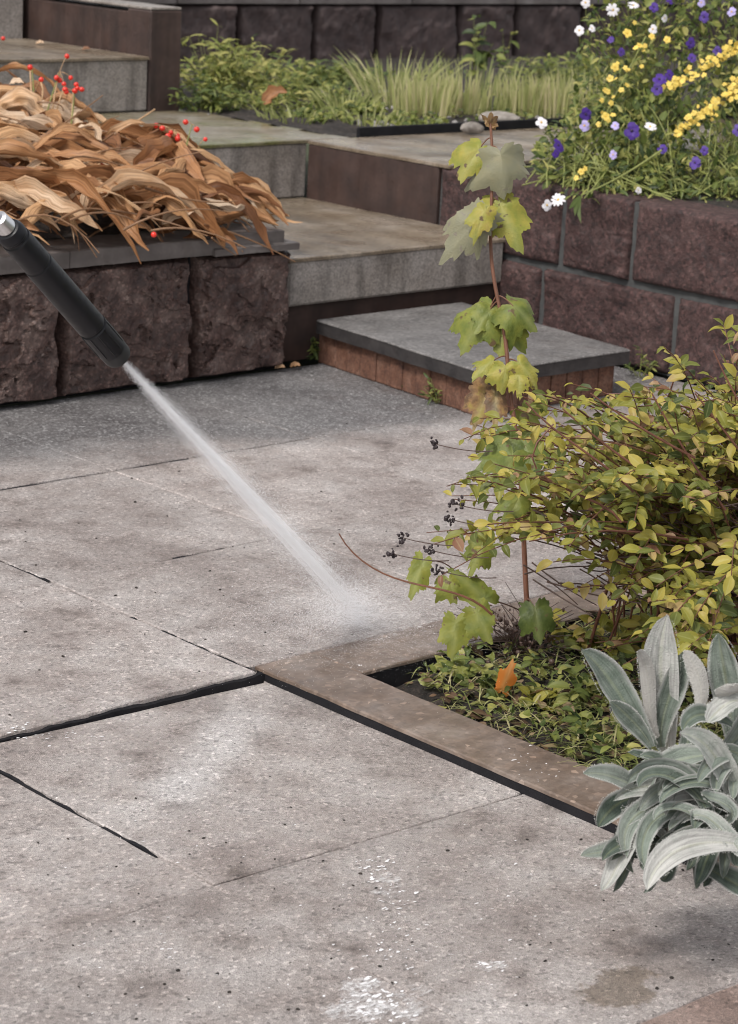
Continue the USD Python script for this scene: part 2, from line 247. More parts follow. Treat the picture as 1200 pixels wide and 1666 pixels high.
def leafmat(name, ramp, vein=.25, rough=.5, trans=.28, back=None, streaks=None, spots=None, sheen=0.0, nscale=18, bump=.25, varies=.35, edge=None):
    nd = {**G, 't': ('attribute', {'attribute': 'tone'}), 'n': ('noise_texture', {'scale': nscale, 'detail': 4}), 'ma': ('math', {'math_type': 'multiply_add', 'value2': varies, 'value3': -varies/2}), 'ad': ('math', {'math_type': 'add'}),
          'r': ('rgb_ramp', {'ramp': ramp}), 'uv': ('uvmap', {'attribute': 'st'}), 'p': ('principled_bsdf', {'roughness': rough, 'specular_ior_level': .35, 'sheen_weight': sheen, 'sheen_roughness': .4}),
          'tr': ('translucent_bsdf', {}), 'mx': ('mix_closure', {'fac': trans}), 'b': ('bump', {'strength': bump, 'distance': .002}), 'bn': ('noise_texture', {'scale': nscale*6, 'detail': 3})}
    ln = [('g.position', 'n.vector'), ('g.position', 'bn.vector'), ('n.fac', 'ma.value1'), ('ma.value', 'ad.value1'), ('t.fac', 'ad.value2'), ('ad.value', 'r.fac'), ('bn.fac', 'b.height'), ('b.normal', 'p.normal')]
    last = 'r.color'
    if streaks:
        nd.update({'mp': ('mapping', {'scale': streaks[0]}), 'sn': ('noise_texture', {'scale': 1.0, 'detail': 4, 'distortion': .6}), 'sr': ('rgb_ramp', {'ramp': streaks[1]}), 'sm': ('mix', {'mix_type': 'multiply', 'fac': 1.0}), 'cx': ('combine_xyz', {}), 'ux': ('separate_xyz', {}), 'tz': ('math', {'math_type': 'multiply', 'value2': 37.0})})
        ln += [('uv.UV', 'ux.vector'), ('ux.x', 'cx.x'), ('ux.y', 'cx.y'), ('t.fac', 'tz.value1'), ('tz.value', 'cx.z'), ('cx.vector', 'mp.vector'), ('mp.vector', 'sn.vector'), ('sn.fac', 'sr.fac'), (last, 'sm.color1'), ('sr.color', 'sm.color2')]; last = 'sm.color'
    if vein:
        # a paler midrib, in leaf coordinates
        nd.update({'vx': ('separate_xyz', {}), 'vd': ('math', {'math_type': 'subtract', 'value2': .5}), 'va': ('math', {'math_type': 'absolute'}), 'vr': ('map_range', {'from_min': .0, 'from_max': .09, 'to_min': vein, 'to_max': 0.0, 'clamp': True}), 'vm': ('mix', {'color2': (.42, .44, .2)})})
        ln += [('uv.UV', 'vx.vector'), ('vx.y', 'vd.value1'), ('vd.value', 'va.value1'), ('va.value', 'vr.value'), ('vr.result', 'vm.fac'), (last, 'vm.color1')]; last = 'vm.color'
    if edge:
        # felted leaves are paler along their rim
        nd.update({'ex': ('separate_xyz', {}), 'ed': ('math', {'math_type': 'subtract', 'value2': .5}), 'ea': ('math', {'math_type': 'absolute'}), 'er': ('map_range', {'from_min': .36, 'from_max': .5, 'to_min': 0.0, 'to_max': .9, 'clamp': True}), 'em': ('mix', {'color2': edge})})
        ln += [('uv.UV', 'ex.vector'), ('ex.y', 'ed.value1'), ('ed.value', 'ea.value1'), ('ea.value', 'er.value'), ('er.result', 'em.fac'), (last, 'em.color1')]; last = 'em.color'
    if spots:
        nd.update({'pn': ('noise_texture', {'scale': spots[0], 'detail': 3}), 'pr': ('rgb_ramp', {'ramp': [(spots[1], g(0.)), (spots[1]+.05, g(1.))]}), 'pm': ('mix', {'color2': spots[2]}), 'pb': ('rgb_to_bw', {})})
        ln += [('g.position', 'pn.vector'), ('pn.fac', 'pr.fac'), ('pr.color', 'pb.color'), ('pb.val', 'pm.fac'), (last, 'pm.color1')]; last = 'pm.color'
    if back:
        nd.update({'bk': ('mix', {'color2': back[0]}), 'bf': ('math', {'math_type': 'multiply', 'value2': back[1]})}); ln += [('g.backfacing', 'bf.value1'), ('bf.value', 'bk.fac'), (last, 'bk.color1')]; last = 'bk.color'
    ln += [(last, 'p.base_color'), (last, 'tr.color'), ('p.BSDF', 'mx.closure1'), ('tr.BSDF', 'mx.closure2')]
    return mat(name, nd, ln, surface='mx.closure')
BUSHLEAF = leafmat('shrub_leaf', [(0, (.055, .075, .018)), (.3, (.145, .160, .030)), (.55, (.28, .255, .040)), (.75, (.42, .345, .075)), (.88, (.34, .22, .12)), (1, (.20, .095, .055))], trans=.25)
MAPLE = leafmat('maple_leaf', [(0, (.045, .07, .018)), (.3, (.13, .165, .035)), (.55, (.24, .25, .045)), (.75, (.36, .31, .06)), (.9, (.27, .16, .07)), (1, (.13, .075, .04))], trans=.22, nscale=42, back=((.25, .23, .19), .7), spots=(48, .63, (.13, .085, .045)), vein=.25, varies=.6, bump=.6)
LAMB = leafmat('felted_leaf', [(0, (.045, .066, .050)), (.4, (.145, .178, .145)), (.7, (.25, .28, .245)), (1, (.46, .455, .43))], trans=.08, rough=.95, sheen=.12, streaks=((2.5, 11, 1), [(.32, g(.66)), (.6, g(1.1))]), vein=.16, nscale=60, bump=1.0, back=((.36, .345, .32), .8), varies=.5, edge=(.42, .42, .40))
HOSTA = leafmat('dried_leaf', [(0, (.05, .021, .010)), (.3, (.18, .078, .033)), (.55, (.35, .175, .078)), (.8, (.50, .31, .165)), (1, (.58, .46, .34))], trans=.15, vein=0, rough=.55, streaks=((2.2, 26, 1), [(.3, (.40, .32, .26)), (.46, (.9, .86, .82)), (.62, (1.25, 1.22, 1.18))]), nscale=9, bump=.4, varies=.5)
WEED = leafmat('weed_leaf', [(0, (.03, .05, .016)), (.35, (.09, .125, .032)), (.65, (.22, .245, .06)), (1, (.42, .39, .13))], trans=.3, vein=.12)
GRASSM = leafmat('grass_blade', [(0, (.07, .10, .03)), (.4, (.22, .25, .08)), (.75, (.40, .40, .17)), (1, (.50, .44, .26))], trans=.3, vein=0)
LITTER = leafmat('leaf_litter', [(0, (.04, .024, .015)), (.3, (.12, .07, .04)), (.6, (.24, .17, .10)), (.85, (.20, .22, .06)), (1, (.35, .33, .09))], trans=.1, vein=.1)
def plain(name, col, rough=.5, metallic=0.0, noise=.25, scale=40, bump=.1, spec=.5, sss=0):
    lo = tuple(c*(1-noise) for c in col); hi = tuple(min(1, c*(1+noise)) for c in col)
    return stone(name, [(.3, lo), (.7, hi)], scale=scale, rough=(max(.05, rough-.08), min(1, rough+.08)), bump=bump, bump_scale=scale*5, dist=.001, spec=spec)
STEM_RED = plain('red_brown_stem', (.15, .062, .034)); STEM_TWIG = plain('reddish_twig', (.135, .055, .034)); STEM_DARK = plain('dark_twig', (.075, .045, .035)); STEM_GREEN = plain('green_stem', (.22, .24, .07)); STEM_BROWN = plain('brown_stalk', (.20, .105, .05)); STEM_STRAW = plain('straw_stalk', (.40, .25, .13))
BERRY = plain('red_berry', (.62, .035, .022), rough=.3, noise=.2); DARKBERRY = plain('dark_seedhead', (.022, .014, .016), rough=.6)
P_PURPLE = plain('purple_petal', (.048, .014, .185), rough=.6, noise=.35); P_WHITE = plain('white_petal', (.66, .64, .66), rough=.6, noise=.12); P_YELLOW = plain('yellow_petal', (.68, .50, .10), rough=.6, noise=.2); P_LILAC = plain('lilac_petal', (.36, .31, .55), rough=.6, noise=.3); P_FELT = plain('felt_hair', (.55, .55, .52), rough=.9); P_EYE = plain('flower_eye', (.03, .015, .05), rough=.6); P_GOLD = plain('flower_centre', (.6, .36, .03), rough=.6)
ORANGE = leafmat('orange_fallen_leaf', [(0, (.30, .085, .02)), (.5, (.55, .17, .03)), (1, (.66, .3, .06))], trans=.15, vein=.25)
WOODCHIP = stone('grey_bark', [(.3, (.12, .10, .085)), (.6, (.30, .27, .24))], scale=14, streak=((3, 30, 3), [(.3, g(.6)), (.6, g(1.15))]), bump=.8)
RUBBER = plain('black_lance_plastic', (.004, .004, .006), rough=.42, noise=.2, scale=60, bump=.25, spec=.35)
RUBBER2 = plain('matt_black_collar', (.010, .010, .011), rough=.55)
STEEL = mat('lance_steel', {'p': ('principled_bsdf', {'base_color': (.72, .72, .73), 'metallic': 1.0, 'roughness': .28})}, [])
BRASS = mat('nozzle_steel', {'p': ('principled_bsdf', {'base_color': (.5, .48, .44), 'metallic': 1.0, 'roughness': .3})}, [])
WATER = mat('water_droplet', {'p': ('principled_bsdf', {'base_color': (.93, .93, .94), 'roughness': .25}), 't': ('translucent_bsdf', {'color': (.93, .93, .94)}), 'm': ('mix_closure', {'fac': .45})}, [('p.BSDF', 'm.closure1'), ('t.BSDF', 'm.closure2')], surface='m.closure')
FOAM_GLINT = mat('foam', {'p': ('principled_bsdf', {'base_color': (.80, .79, .80), 'roughness': .35})}, [])  # foam white, also used to paint glints on the wet slabs
SPRAY = mat('water_spray', {**G, 't': ('attribute', {'attribute': 'tone'}), 'sb': ('vector_math', {'math_type': 'subtract', 'vector2': tuple(TIP)}), 'd': ('vector_math', {'math_type': 'dot_product', 'vector2': tuple(JD)}), 'ax': ('vector_math', {'math_type': 'scale', 'vector1': tuple(JD)}), 'rd': ('vector_math', {'math_type': 'subtract'}), 'sc': ('vector_math', {'math_type': 'scale', 'scale': .14}), 'ad': ('vector_math', {'math_type': 'add'}), 'sc0': ('vector_math', {'math_type': 'scale', 'vector1': tuple(JD)}),
    'n': ('noise_texture', {'scale': 150, 'detail': 4, 'roughness': .65}), 'k': ('math', {'math_type': 'multiply', 'value2': .14}), 'nr': ('map_range', {'from_min': .3, 'from_max': .7, 'to_min': .8, 'to_max': 1.1, 'clamp': True}), 'm': ('math', {'math_type': 'multiply', 'use_clamp': True}), 'tr': ('transparent_bsdf', {}), 'p': ('diffuse_bsdf', {'color': (.96, .96, .96)}), 'tl': ('translucent_bsdf', {'color': (.96, .96, .96)}), 'w': ('mix_closure', {'fac': .35}), 'x': ('mix_closure', {})},
   [('g.position', 'sb.vector1'), ('sb.vector', 'd.vector1'), ('d.value', 'ax.scale'), ('sb.vector', 'rd.vector1'), ('ax.vector', 'rd.vector2'), ('d.value', 'k.value1'), ('k.value', 'sc0.scale'), ('rd.vector', 'ad.vector1'), ('sc0.vector', 'ad.vector2'), ('ad.vector', 'n.vector'), ('n.fac', 'nr.value'), ('nr.result', 'm.value1'), ('t.fac', 'm.value2'), ('m.value', 'x.fac'), ('p.BSDF', 'w.closure1'), ('tl.BSDF', 'w.closure2'), ('tr.BSDF', 'x.closure1'), ('w.closure', 'x.closure2')], surface='x.closure')
GLAREFILM = mat('foam_film', {**G, 't': ('attribute', {'attribute': 'tone'}), 'n': ('noise_texture', {'scale': 60, 'detail': 5, 'roughness': .7}), 'mp': ('mapping', {'scale': (1, 2.6, 1), 'rotation': (0, 0, .5)}), 'm': ('math', {'math_type': 'multiply'}), 'r': ('map_range', {'from_min': .36, 'from_max': .62, 'to_min': 0, 'to_max': .85, 'clamp': True}), 'tr': ('transparent_bsdf', {}), 'p': ('principled_bsdf', {'base_color': (.80, .79, .79), 'roughness': .3}), 'x': ('mix_closure', {})},
   [('g.position', 'mp.vector'), ('mp.vector', 'n.vector'), ('n.fac', 'm.value1'), ('t.fac', 'm.value2'), ('m.value', 'r.value'), ('r.result', 'x.fac'), ('tr.BSDF', 'x.closure1'), ('p.BSDF', 'x.closure2')], surface='x.closure')  # pale film that paints the sky reflection onto wet slabs
PEBBLE = stone('pebble', [(.3, (.12, .11, .105)), (.7, (.36, .34, .33))], scale=30, bump=.3)

# ------------------------------------------------------------------ ground
obj('ground', (np.array([[-300, -300, -.16], [300, -300, -.16], [300, 300, -.16], [-300, 300, -.16]], float), np.array([[0, 1, 2], [0, 2, 3]])), GROUND, smooth=False, kind='structure')
# pavement of square slabs on the fitted grid
PX, PY = .720, .7355
x0g, y0g = 2.952, 3.412
pav = thing('pavement', kind='structure')
def bedheight(x, y): return meshkit.fbm(np.stack([x*5, y*5, 0*x], -1), 3, 11)
# joint filling: sand nearly flush with the slabs, washed out where the joints show dark
gx, gy = np.linspace(-.6, 6.0, 397), np.linspace(-.3, 5.66, 358)
X, Y = np.meshgrid(gx, gy, indexing='ij'); q = np.stack([X*3.1, Y*3.1, 0*X], -1)
def tilt_low(x, y): return -.0085 - .017*np.clip((x-2.23)/.72, 0, 1)
low = (Y < y0g) & (X < 2.96)
Z = np.where(low, tilt_low(X, Y), 0.0) - .0034 - .030*np.clip(meshkit.fbm(q, 4, 5)-.54, 0, 1)
def dark(c, half): return np.abs(c) < half
wash = (dark(X-2.232, .03) & (Y > 2.83) & (Y < 3.41)) | (dark(Y-y0g, .03) & (X < 2.97)) | (dark(Y-4.883, .03) & (X < 3.93) & (meshkit.noise(np.stack([X*6, 0*X, 0*X], -1), 4) > .33)) | (dark(X-2.952, .03) & (Y > 4.17) & (Y < 4.38)) | (dark(X-2.952, .03) & (Y > 3.43) & (Y < 3.66)) | (dark(X-4.392, .03) & (Y > 5.2) & (Y < 5.55)) | (dark(Y-4.147, .03) & (X > 3.28) & (X < 3.49))
Z = np.where(wash, Z-.022, Z); Z = np.where((X > 2.955) & (Y < 3.40), -.13, Z)
obj('joint_filling', (np.stack([X, Y, Z], -1).reshape(-1, 3), quads(len(gx), len(gy))), JOINT, pav)
def ragged(x0, x1, y0, y1, zt, n, along, seed):
    b_ = trimesh.creation.box((1, 1, 1)); t = np.linspace(0, 1, n); nz = meshkit.fbm(np.stack([t*n*.21, 0*t+seed, 0*t], -1), 4, seed)-.5; n2 = meshkit.fbm(np.stack([t*n*.25, 0*t+seed+4, 0*t], -1), 4, seed+2)-.5
    rows = []
    for k in range(n):
        top = zt+nz[k]*(.012 if along == 'y' else .009); w = n2[k]*(.006 if y1-y0 > .0085 else .004)
        if along == 'x': rows.append([(x0+(x1-x0)*t[k], y1, top), (x0+(x1-x0)*t[k], y0+w, top-.002), (x0+(x1-x0)*t[k], y0+w-.002, -.07)])
        else: rows.append([(x1, y0+(y1-y0)*t[k], top), (x0, y0+(y1-y0)*t[k], top), (x0, y0+(y1-y0)*t[k], -.07)])
    return np.array(rows).reshape(-1, 3), quads(n, 3)
obj('joint_gap', ragged(-.6, 2.966, 3.4115, 3.4205, -.0085, 420, 'x', 3), BLACK, pav, smooth=False)
for (x0, x1, y0, y1, zt, n, al) in ((2.2282, 2.2358, 2.82, 3.405, -.0118, 60, 'y'), (2.9475, 2.9565, 3.44, 3.86, -.0045, 50, 'y'), (2.9478, 2.9562, 4.16, 4.40, -.0028, 30, 'y'), (4.388, 4.396, 5.18, 5.60, -.004, 40, 'y'), (3.666, 3.674, 5.22, 5.40, -.0035, 20, 'y'), (2.229, 2.235, 2.60, 2.82, -.0148, 30, 'y')):
    obj('joint_gap', ragged(x0, x1, y0, y1, zt, n, al, int(x0*70+y0*10)), BLACK, pav, smooth=False)
for (x0, x1, y, zt, n) in ((-.6, 3.58, 4.8785, -.0030, 180), (3.74, 3.93, 4.8785, -.0026, 30), (3.30, 3.49, 4.1462, -.0030, 24), (1.75, 2.45, 2.675, -.0158, 60)):
    obj('joint_gap', ragged(x0, x1, y-.004, y+.005, zt, n, 'x', int(abs(x0)*50+y*10)), BLACK, pav, smooth=False)
def gap(a): return a/2
for i in range(-5, 5):
    for j in range(-5, 3):
        xa, xb, ya, yb = x0g+i*PX, x0g+(i+1)*PX, y0g+j*PY, y0g+(j+1)*PY
        if i >= 0 and j < 0: continue
        if j >= 0 and i >= 4: xb = min(xb, 6.0)
        e = rng.uniform(.0008, .0018, 4)
        if j == 0: e[2] = .007
        if j == -1: e[3] = .003
        if j == 2 : yb = 5.66; e[3] = 0; e[2] = .0045
        if j == 0 and i >= 0: ya = 3.445; e[2] = .002
        if i == -1 and j < 0: xb = 2.985; e[1] = 0
        if (i, j) == (-1, -1): e[0] = .0055
        if (i, j) == (-2, -1): e[1] = .0055
        if j == 1: e[3] = .0055
        if (i, j) == (0, 0): e[3] = .004
        if (i, j) == (0, 1): e[2] = .004
        if j == 2: e[2] = .0055
        if (i, j) in ((0, 1), (0, 0), (2, 2)): e[0] = .0048
        if (i, j) in ((-1, 1), (-1, 0), (1, 2)): e[1] = .0048
        if i < 0 and j < 0:
            rr = rng.uniform(-.0006, .0006)
            tl = (lambda x, y, rr=rr: -.0085+rr - .017*np.clip((x-2.23)/.72, 0, 1))
        else:
            rr = rng.uniform(-.0008, .0008); tl = (lambda x, y, rr=rr: rr+0*x)
        obj('paving_slab', slab(xa+e[0], xb-e[1], ya+e[2], yb-e[3], 0, .05, b=.0028, seed=i*17+j*5+90, tilt=tl, wob=.003), PAVING_BROWN if (i, j) == (-1, -3) else PAVING, pav, smooth=35)

# the kerb round the planting bed
ke = thing('kerb', 'wet brown stone kerb over an added black shade strip around the planting bed', 'kerb', (3.0, 3.4, -.03))
kz = .001
for (a, b_, c, d) in ((2.967, 3.118, 2.36, 3.443), (2.967, 3.118, .9, 2.354), (3.121, 4.15, 3.285, 3.443), (4.155, 6.0, 3.285, 3.443)):
    obj('kerb_stone', slab(a, b_, c, d, kz, .006, b=.003, seed=int(a*50+c*9), wob=.003), KERB, ke, smooth=35)
obj('edging_strip', boxes(box(2.968, 3.116, .9, 3.440, -.14, kz-.0075, .002), box(3.1175, 6.0, 3.287, 3.440, -.14, kz-.0075, .002)), BLACK, ke, smooth=False, label='added black strip painting the shade of the kerb sides')  # black strip puts the shade of the kerb sides into colour

# soil of the lower bed
def soil_sheet(name, x0, x1, y0, y1, zf, n=70):
    gx, gy = np.linspace(x0, x1, n), np.linspace(y0, y1, n); X, Y = np.meshgrid(gx, gy, indexing='ij')
    Z = zf(X, Y) + (meshkit.fbm(np.stack([X*9, Y*9, 0*X], -1), 4, 3)-.5)*.05
    return obj(name, (np.stack([X, Y, Z], -1).reshape(-1, 3), quads(n, n)), SOIL, kind='structure')
LOWSOIL = lambda x, y: -.055 + .03*np.clip((x-3.15)/.5, 0, 1) + .015*np.clip((3.2-y)/.5, 0, 1)
soil_sheet('soil', 3.112, 6.0, .9, 3.294, LOWSOIL)

# ------------------------------------------------------------------ left block wall, coping, planter
def rockface(u0, u1, z0, z1, place, amp=.03, seed=0, n=34, depth=.2, edge=.018):
    """rock-faced block: face grid pitched out from its drafted margin; place(u, d, z) turns wall coordinates into points (d: outwards)"""
    k = n; m_ = max(8, int(n*(z1-z0)/(u1-u0)))
    u = np.linspace(u0, u1, k); z = np.linspace(z0, z1, m_); U, Zz = np.meshgrid(u, z, indexing='ij')
    wq = np.stack([U*14, Zz*14, np.full_like(U, seed*2.3)], -1); wu, wv = (meshkit.fbm(wq, 3, seed+31)-.5)*edge*.8, (meshkit.fbm(wq, 3, seed+47)-.5)*edge*.8
    e = np.minimum(np.minimum(U-u0, u1-U), np.minimum(Zz-z0, z1-Zz)); s = np.clip(e/edge, 0, 1)**.6
    P = np.stack([U*6, Zz*6, np.full_like(U, seed*3.7)], -1)
    rid = 1-np.abs(2*meshkit.fbm(P*1.1, 4, seed)-1); big = meshkit.fbm(P*.55, 2, seed+5)
    # planes broken by steps, as split stone is
    st = np.floor((big+.25*rid)*6)/6; fr = meshkit.fbm(P*np.array([1.6, 2.3, 1])+np.stack([Zz*5, U*2, 0*U], -1), 4, seed+8); D = s*amp*(.05+.5*rid+1.3*st-.45+.9*np.floor(fr*5)/5*.6+.45*(meshkit.fbm(P*4, 3, seed+8)-.5))
    D = D - np.mean(D)*.9
    U2, Z2 = U+wu, np.maximum(Zz+wv, .001); f0 = place(U2, D, Z2).reshape(-1, 3); bk = place(U2, np.full_like(U, -depth), Z2).reshape(-1, 3)
    f = quads(k, m_); idx = np.arange(k*m_).reshape(k, m_); ring = np.concatenate([idx[:-1, 0], idx[-1, :-1], idx[:0:-1, -1], idx[0, :0:-1]]); r = len(ring); b0 = len(f0)
    v = np.vstack([f0, bk[ring]]); i = np.arange(r); j = (i+1) % r
    return v, np.vstack([f, np.stack([ring[i], b0+i, b0+j], 1), np.stack([ring[i], b0+j, ring[j]], 1)])
YW = 5.640
front = lambda y: (lambda U, D, Z: np.stack([U, y-D, Z], -1))
left = lambda x: (lambda U, D, Z: np.stack([x-D, U, Z], -1))
bw = thing('block_wall', 'dark rock-faced block wall under the dried leaves, left of the steps', 'wall', (4.0, YW, 0))
xs = [1.40, 1.93, 2.45, 2.98, 3.50, 4.028, 4.548, 4.950]
for k in range(len(xs)-1):
    obj('stone_block', rockface(xs[k]+.006, xs[k+1]-.006, .004, .408, front(YW), .062, seed=k+3, n=120), ROCK, bw, smooth=24)
obj('backing', boxes(box(1.4, 4.935, YW+.04, YW+.19, 0, .40, .002)), BLACK, bw, smooth=False)
obj('side_block', box(4.80, 4.946, YW+.21, 9.2, 0, .455, .01), ROCK, bw, smooth=False)
cop = thing('coping', 'grey slate coping slabs along the top of the left block wall', 'coping', (4.0, YW, .41))
def cslab(x0, x1, y0, y1, z0, z1, seed): return slab(x0, x1, y0, y1, z1, z1-z0, b=.004, seed=seed, wob=.006)
cx = [1.4, 2.3, 3.2, 4.05, 4.64]
for k in range(4): obj('coping_slab', cslab(cx[k]+.003, cx[k+1]-.003, YW-.016, YW+.24, .413, .462, k), COPING, cop, smooth=35)
obj('coping_slab', cslab(4.645, 4.905, YW-.006, YW+.26, .432, .470, 8), COPING, cop, smooth=35)
obj('coping_slab', cslab(4.60, 4.955, YW-.030, YW+.22, .410, .430, 9), COPING, cop, smooth=35)
PLANT = lambda x, y: .45 + .17*(y-5.75)
def plant_at(px, py, lift=0.0):
    d = ray(px, py); c0 = H - lift - .45 + .17*5.75   # z = .45+.17(y-5.75)+lift
    s = (c0)/(.17*d[1]-d[2]); return EYE + d*s
gx, gy = np.linspace(1.6, 4.93, 60), np.linspace(YW+.18, 9.0, 60); X, Y = np.meshgrid(gx, gy, indexing='ij')
obj('planter_soil', (np.stack([X, Y, np.minimum(PLANT(X, Y), 3) + .05*(meshkit.fbm(np.stack([X*8, Y*8, 0*X], -1), 3, 2)-.5)], -1).reshape(-1, 3), quads(60, 60)), SOIL, kind='structure')

# ------------------------------------------------------------------ steps
XW = 6.02
def skew(m_):
    m_.vertices[:, 0] += (m_.vertices[:, 1]-4.785)*.115; return m_
ls = thing('low_step', 'low step: grey aggregate slab on red bricks, nearest the pavement', 'step', (5.35, 4.9, 0))
obj('tread_slab', skew(slab(4.986, 5.672, 4.785, 5.66, .153, .003, b=.004, seed=4, wob=.003)), GRAVELTOP, ls, smooth=35)
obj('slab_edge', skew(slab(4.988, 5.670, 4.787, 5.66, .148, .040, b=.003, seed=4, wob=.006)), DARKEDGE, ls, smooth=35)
for side in (0, 1):
    a, b_ = (4.83, 5.68) if side == 0 else (5.035, 5.64)
    t = a
    while t < b_-.03:
        w = rng.uniform(.062, .085); e = min(t+w-.003, b_)
        j = rng.uniform(-.003, .003)
        if side == 0: bb = skew(box(5.012+j, 5.11, t, e, .0, .104, .004))
        else: bb = skew(box(t, e, 4.812+j, 4.91, .0, .104, .004))
        obj('brick', bb, BRICK, ls, smooth=False); t += w
obj('brick_fill', skew(box(5.018, 5.637, 4.819, 5.68, .0, .10, .001)), BRICK, ls, smooth=False)

mid = thing('landing_step', 'thick concrete landing slab above the low step, beside the wall end', 'step', (5.5, 5.75, .19))
obj('riser_face', box(4.992, XW-.006, 5.70, 5.80, .195, .3495, .008), CONC, mid, smooth=False)
obj('tread_slab', slab(4.985, XW-.006, 5.695, 6.80, .358, .010, b=.004, seed=6, wob=.004), CONCTOP, mid, smooth=35)
obj('brown_riser', box(4.955, XW-.01, 5.735, 6.80, 0, .19, .003), RUST, mid, smooth=False)
up = thing('upper_step', 'concrete step at the back of the landing with a mossy tread', 'step', (5.5, 6.8, .36))
obj('riser_face', box(4.955, XW-.003, 6.795, 6.92, .36, .571, .006), CONC, up, smooth=False)
MOSSY = stone('mossy_tread', [(.3, (.115, .105, .06)), (.46, (.19, .155, .10)), (.62, (.27, .24, .195)), (.75, (.33, .30, .26))], scale=3.2, rough=(.12, .55), chips=[(0, g(.7)), (.5, g(1)), (1, g(1.25))], chip_scale=150, streak=((3, 3, 3), [(.35, (.62, .72, .38)), (.55, (1.02, 1.0, .98))]), bump=.3, k=0.74)
obj('tread_slab', slab(4.955, 6.24, 6.79, 7.805, .583, .010, b=.004, seed=8, wob=.004), MOSSY, up, smooth=35)
top = thing('top_step', 'highest full concrete step at upper left, below the brown cheek wall', 'step', (5.4, 7.81, .58))
obj('riser_face', box(4.6, 6.008, 7.81, 7.95, .586, .800, .006), CONC, top, smooth=False)
obj('tread_slab', slab(4.6, 6.008, 7.803, 8.70, .811, .010, b=.004, seed=9, wob=.004), CONCTOP, top, smooth=35)
last = thing('farthest_step', 'grey concrete riser in the top left corner behind the steps', 'step', (5.2, 8.7, .81))
obj('riser_face', box(4.2, 5.995, 8.702, 8.95, .80, 1.12, .006), CONC, last, smooth=False)
ch = thing('cheek_wall', 'brown rendered cheek wall with a square end pier beside the upper steps', 'wall', (6.1, 7.9, .58))
obj('end_pier', box(6.012, 6.182, 7.806, 7.97, .50, 1.0, .008), RUST, ch, smooth=False)
obj('wall_panel', box(6.024, 6.17, 7.972, 9.8, .5, .985, .006), RUST, ch, smooth=False)
obj('cap', box(6.016, 6.178, 7.81, 9.8, 1.0012, 1.012, .003), CONC, ch, smooth=False)

# ------------------------------------------------------------------ right wall of split-face blocks, its brown end and top
rw = thing('brick_block_wall', 'low wall of large reddish split-face blocks under the flower mound', 'wall', (XW, 5.4, 0))
def splitblock(y0, y1, z0, z1, seed):
    return rockface(y0, y1, z0, z1, left(XW), .022, seed=seed, n=70, depth=.18, edge=.012)
MJ = .016
yu = [6.06, 5.463, 5.120, 4.52, 3.93, 3.35, 2.75]
yu[1] = float(onx(912, 380, XW)[1]); yu[2] = float(onx(1028, 385, XW)[1])
for k in range(6): obj('block', splitblock(yu[k+1]+MJ/2, yu[k]-MJ/2, .296, .572, 20+k), BRICKBLOCK, rw, smooth=50)
yl = [6.3, float(onx(880, 470, XW)[1]), float(onx(1097, 500, XW)[1]), 4.30, 3.7, 3.1, 2.75]
for k in range(6): obj('block', splitblock(yl[k+1]+MJ/2, yl[k]-MJ/2, .004, .278, 40+k), BRICKBLOCK, rw, smooth=50)
obj('mortar_bed', box(XW+.013, XW+.10, 2.75, 6.06, 0, .566, .001), MORTAR, rw, smooth=False)
be = thing('brown_end_wall', 'dark rust-brown rendered wall section on the right of the landing', 'wall', (XW, 6.4, .36))
obj('face_panel', box(XW-.004, XW+.18, 6.063, 6.79, .30, .570, .006), RUST, be, smooth=False)
obj('cap', slab(XW-.006, 9.5, 6.0, 6.80, .5815, .010, b=.004, seed=12, wob=.004), CONCTOP, be, smooth=35)
# upper bed soil
soil_sheet('upper_bed_soil', XW+.10, 13.8, 2.75, 6.04, lambda X, Y: .56+0*X, 60)
soil_sheet('back_bed_soil', 6.2, 13.8, 6.83, 10.3, lambda X, Y: .575-.022*np.clip(Y-7.6, 0, 4)+.03*np.exp(-((X-6.9)**2+(Y-8.3)**2)), 90)
obj('bed_edging', boxes(box(6.30, 9.5, 6.808, 6.825, .50, .618, .003)), BLACK, smooth=False, label='black edging strip in front of the back planting bed', cat='edging')

# back wall
YB = 10.3
bk = thing('back_wall', 'dark rock-faced block wall at the back of the garden bed', 'wall', (9.5, YB, .4))
xb = [6.3, 6.85, 7.35, 8.0, 8.55] + [float(ony(px, 60, YB)[0]) for px in (510, 613, 744, 838, 946)] + [12.1, 12.7, 13.3, 13.9]
for k in range(len(xb)-1): obj('stone_block', rockface(xb[k]+.012, xb[k+1]-.012, .44, .845, front(YB), .05, seed=60+k, n=40), ROCK_FAR, bk, smooth=50)
obj('backing', box(6.3, 13.9, YB+.05, YB+.19, .3, .84, .002), BLACK, bk, smooth=False)
x = 6.3
while x < 13.8:
    obj('coping_slab', slab(x+.004, min(x+.9, 13.9)-.004, YB-.02, YB+.5, .895, .045, b=.005, seed=int(x*10)), COPING, bk, smooth=35); x += .9

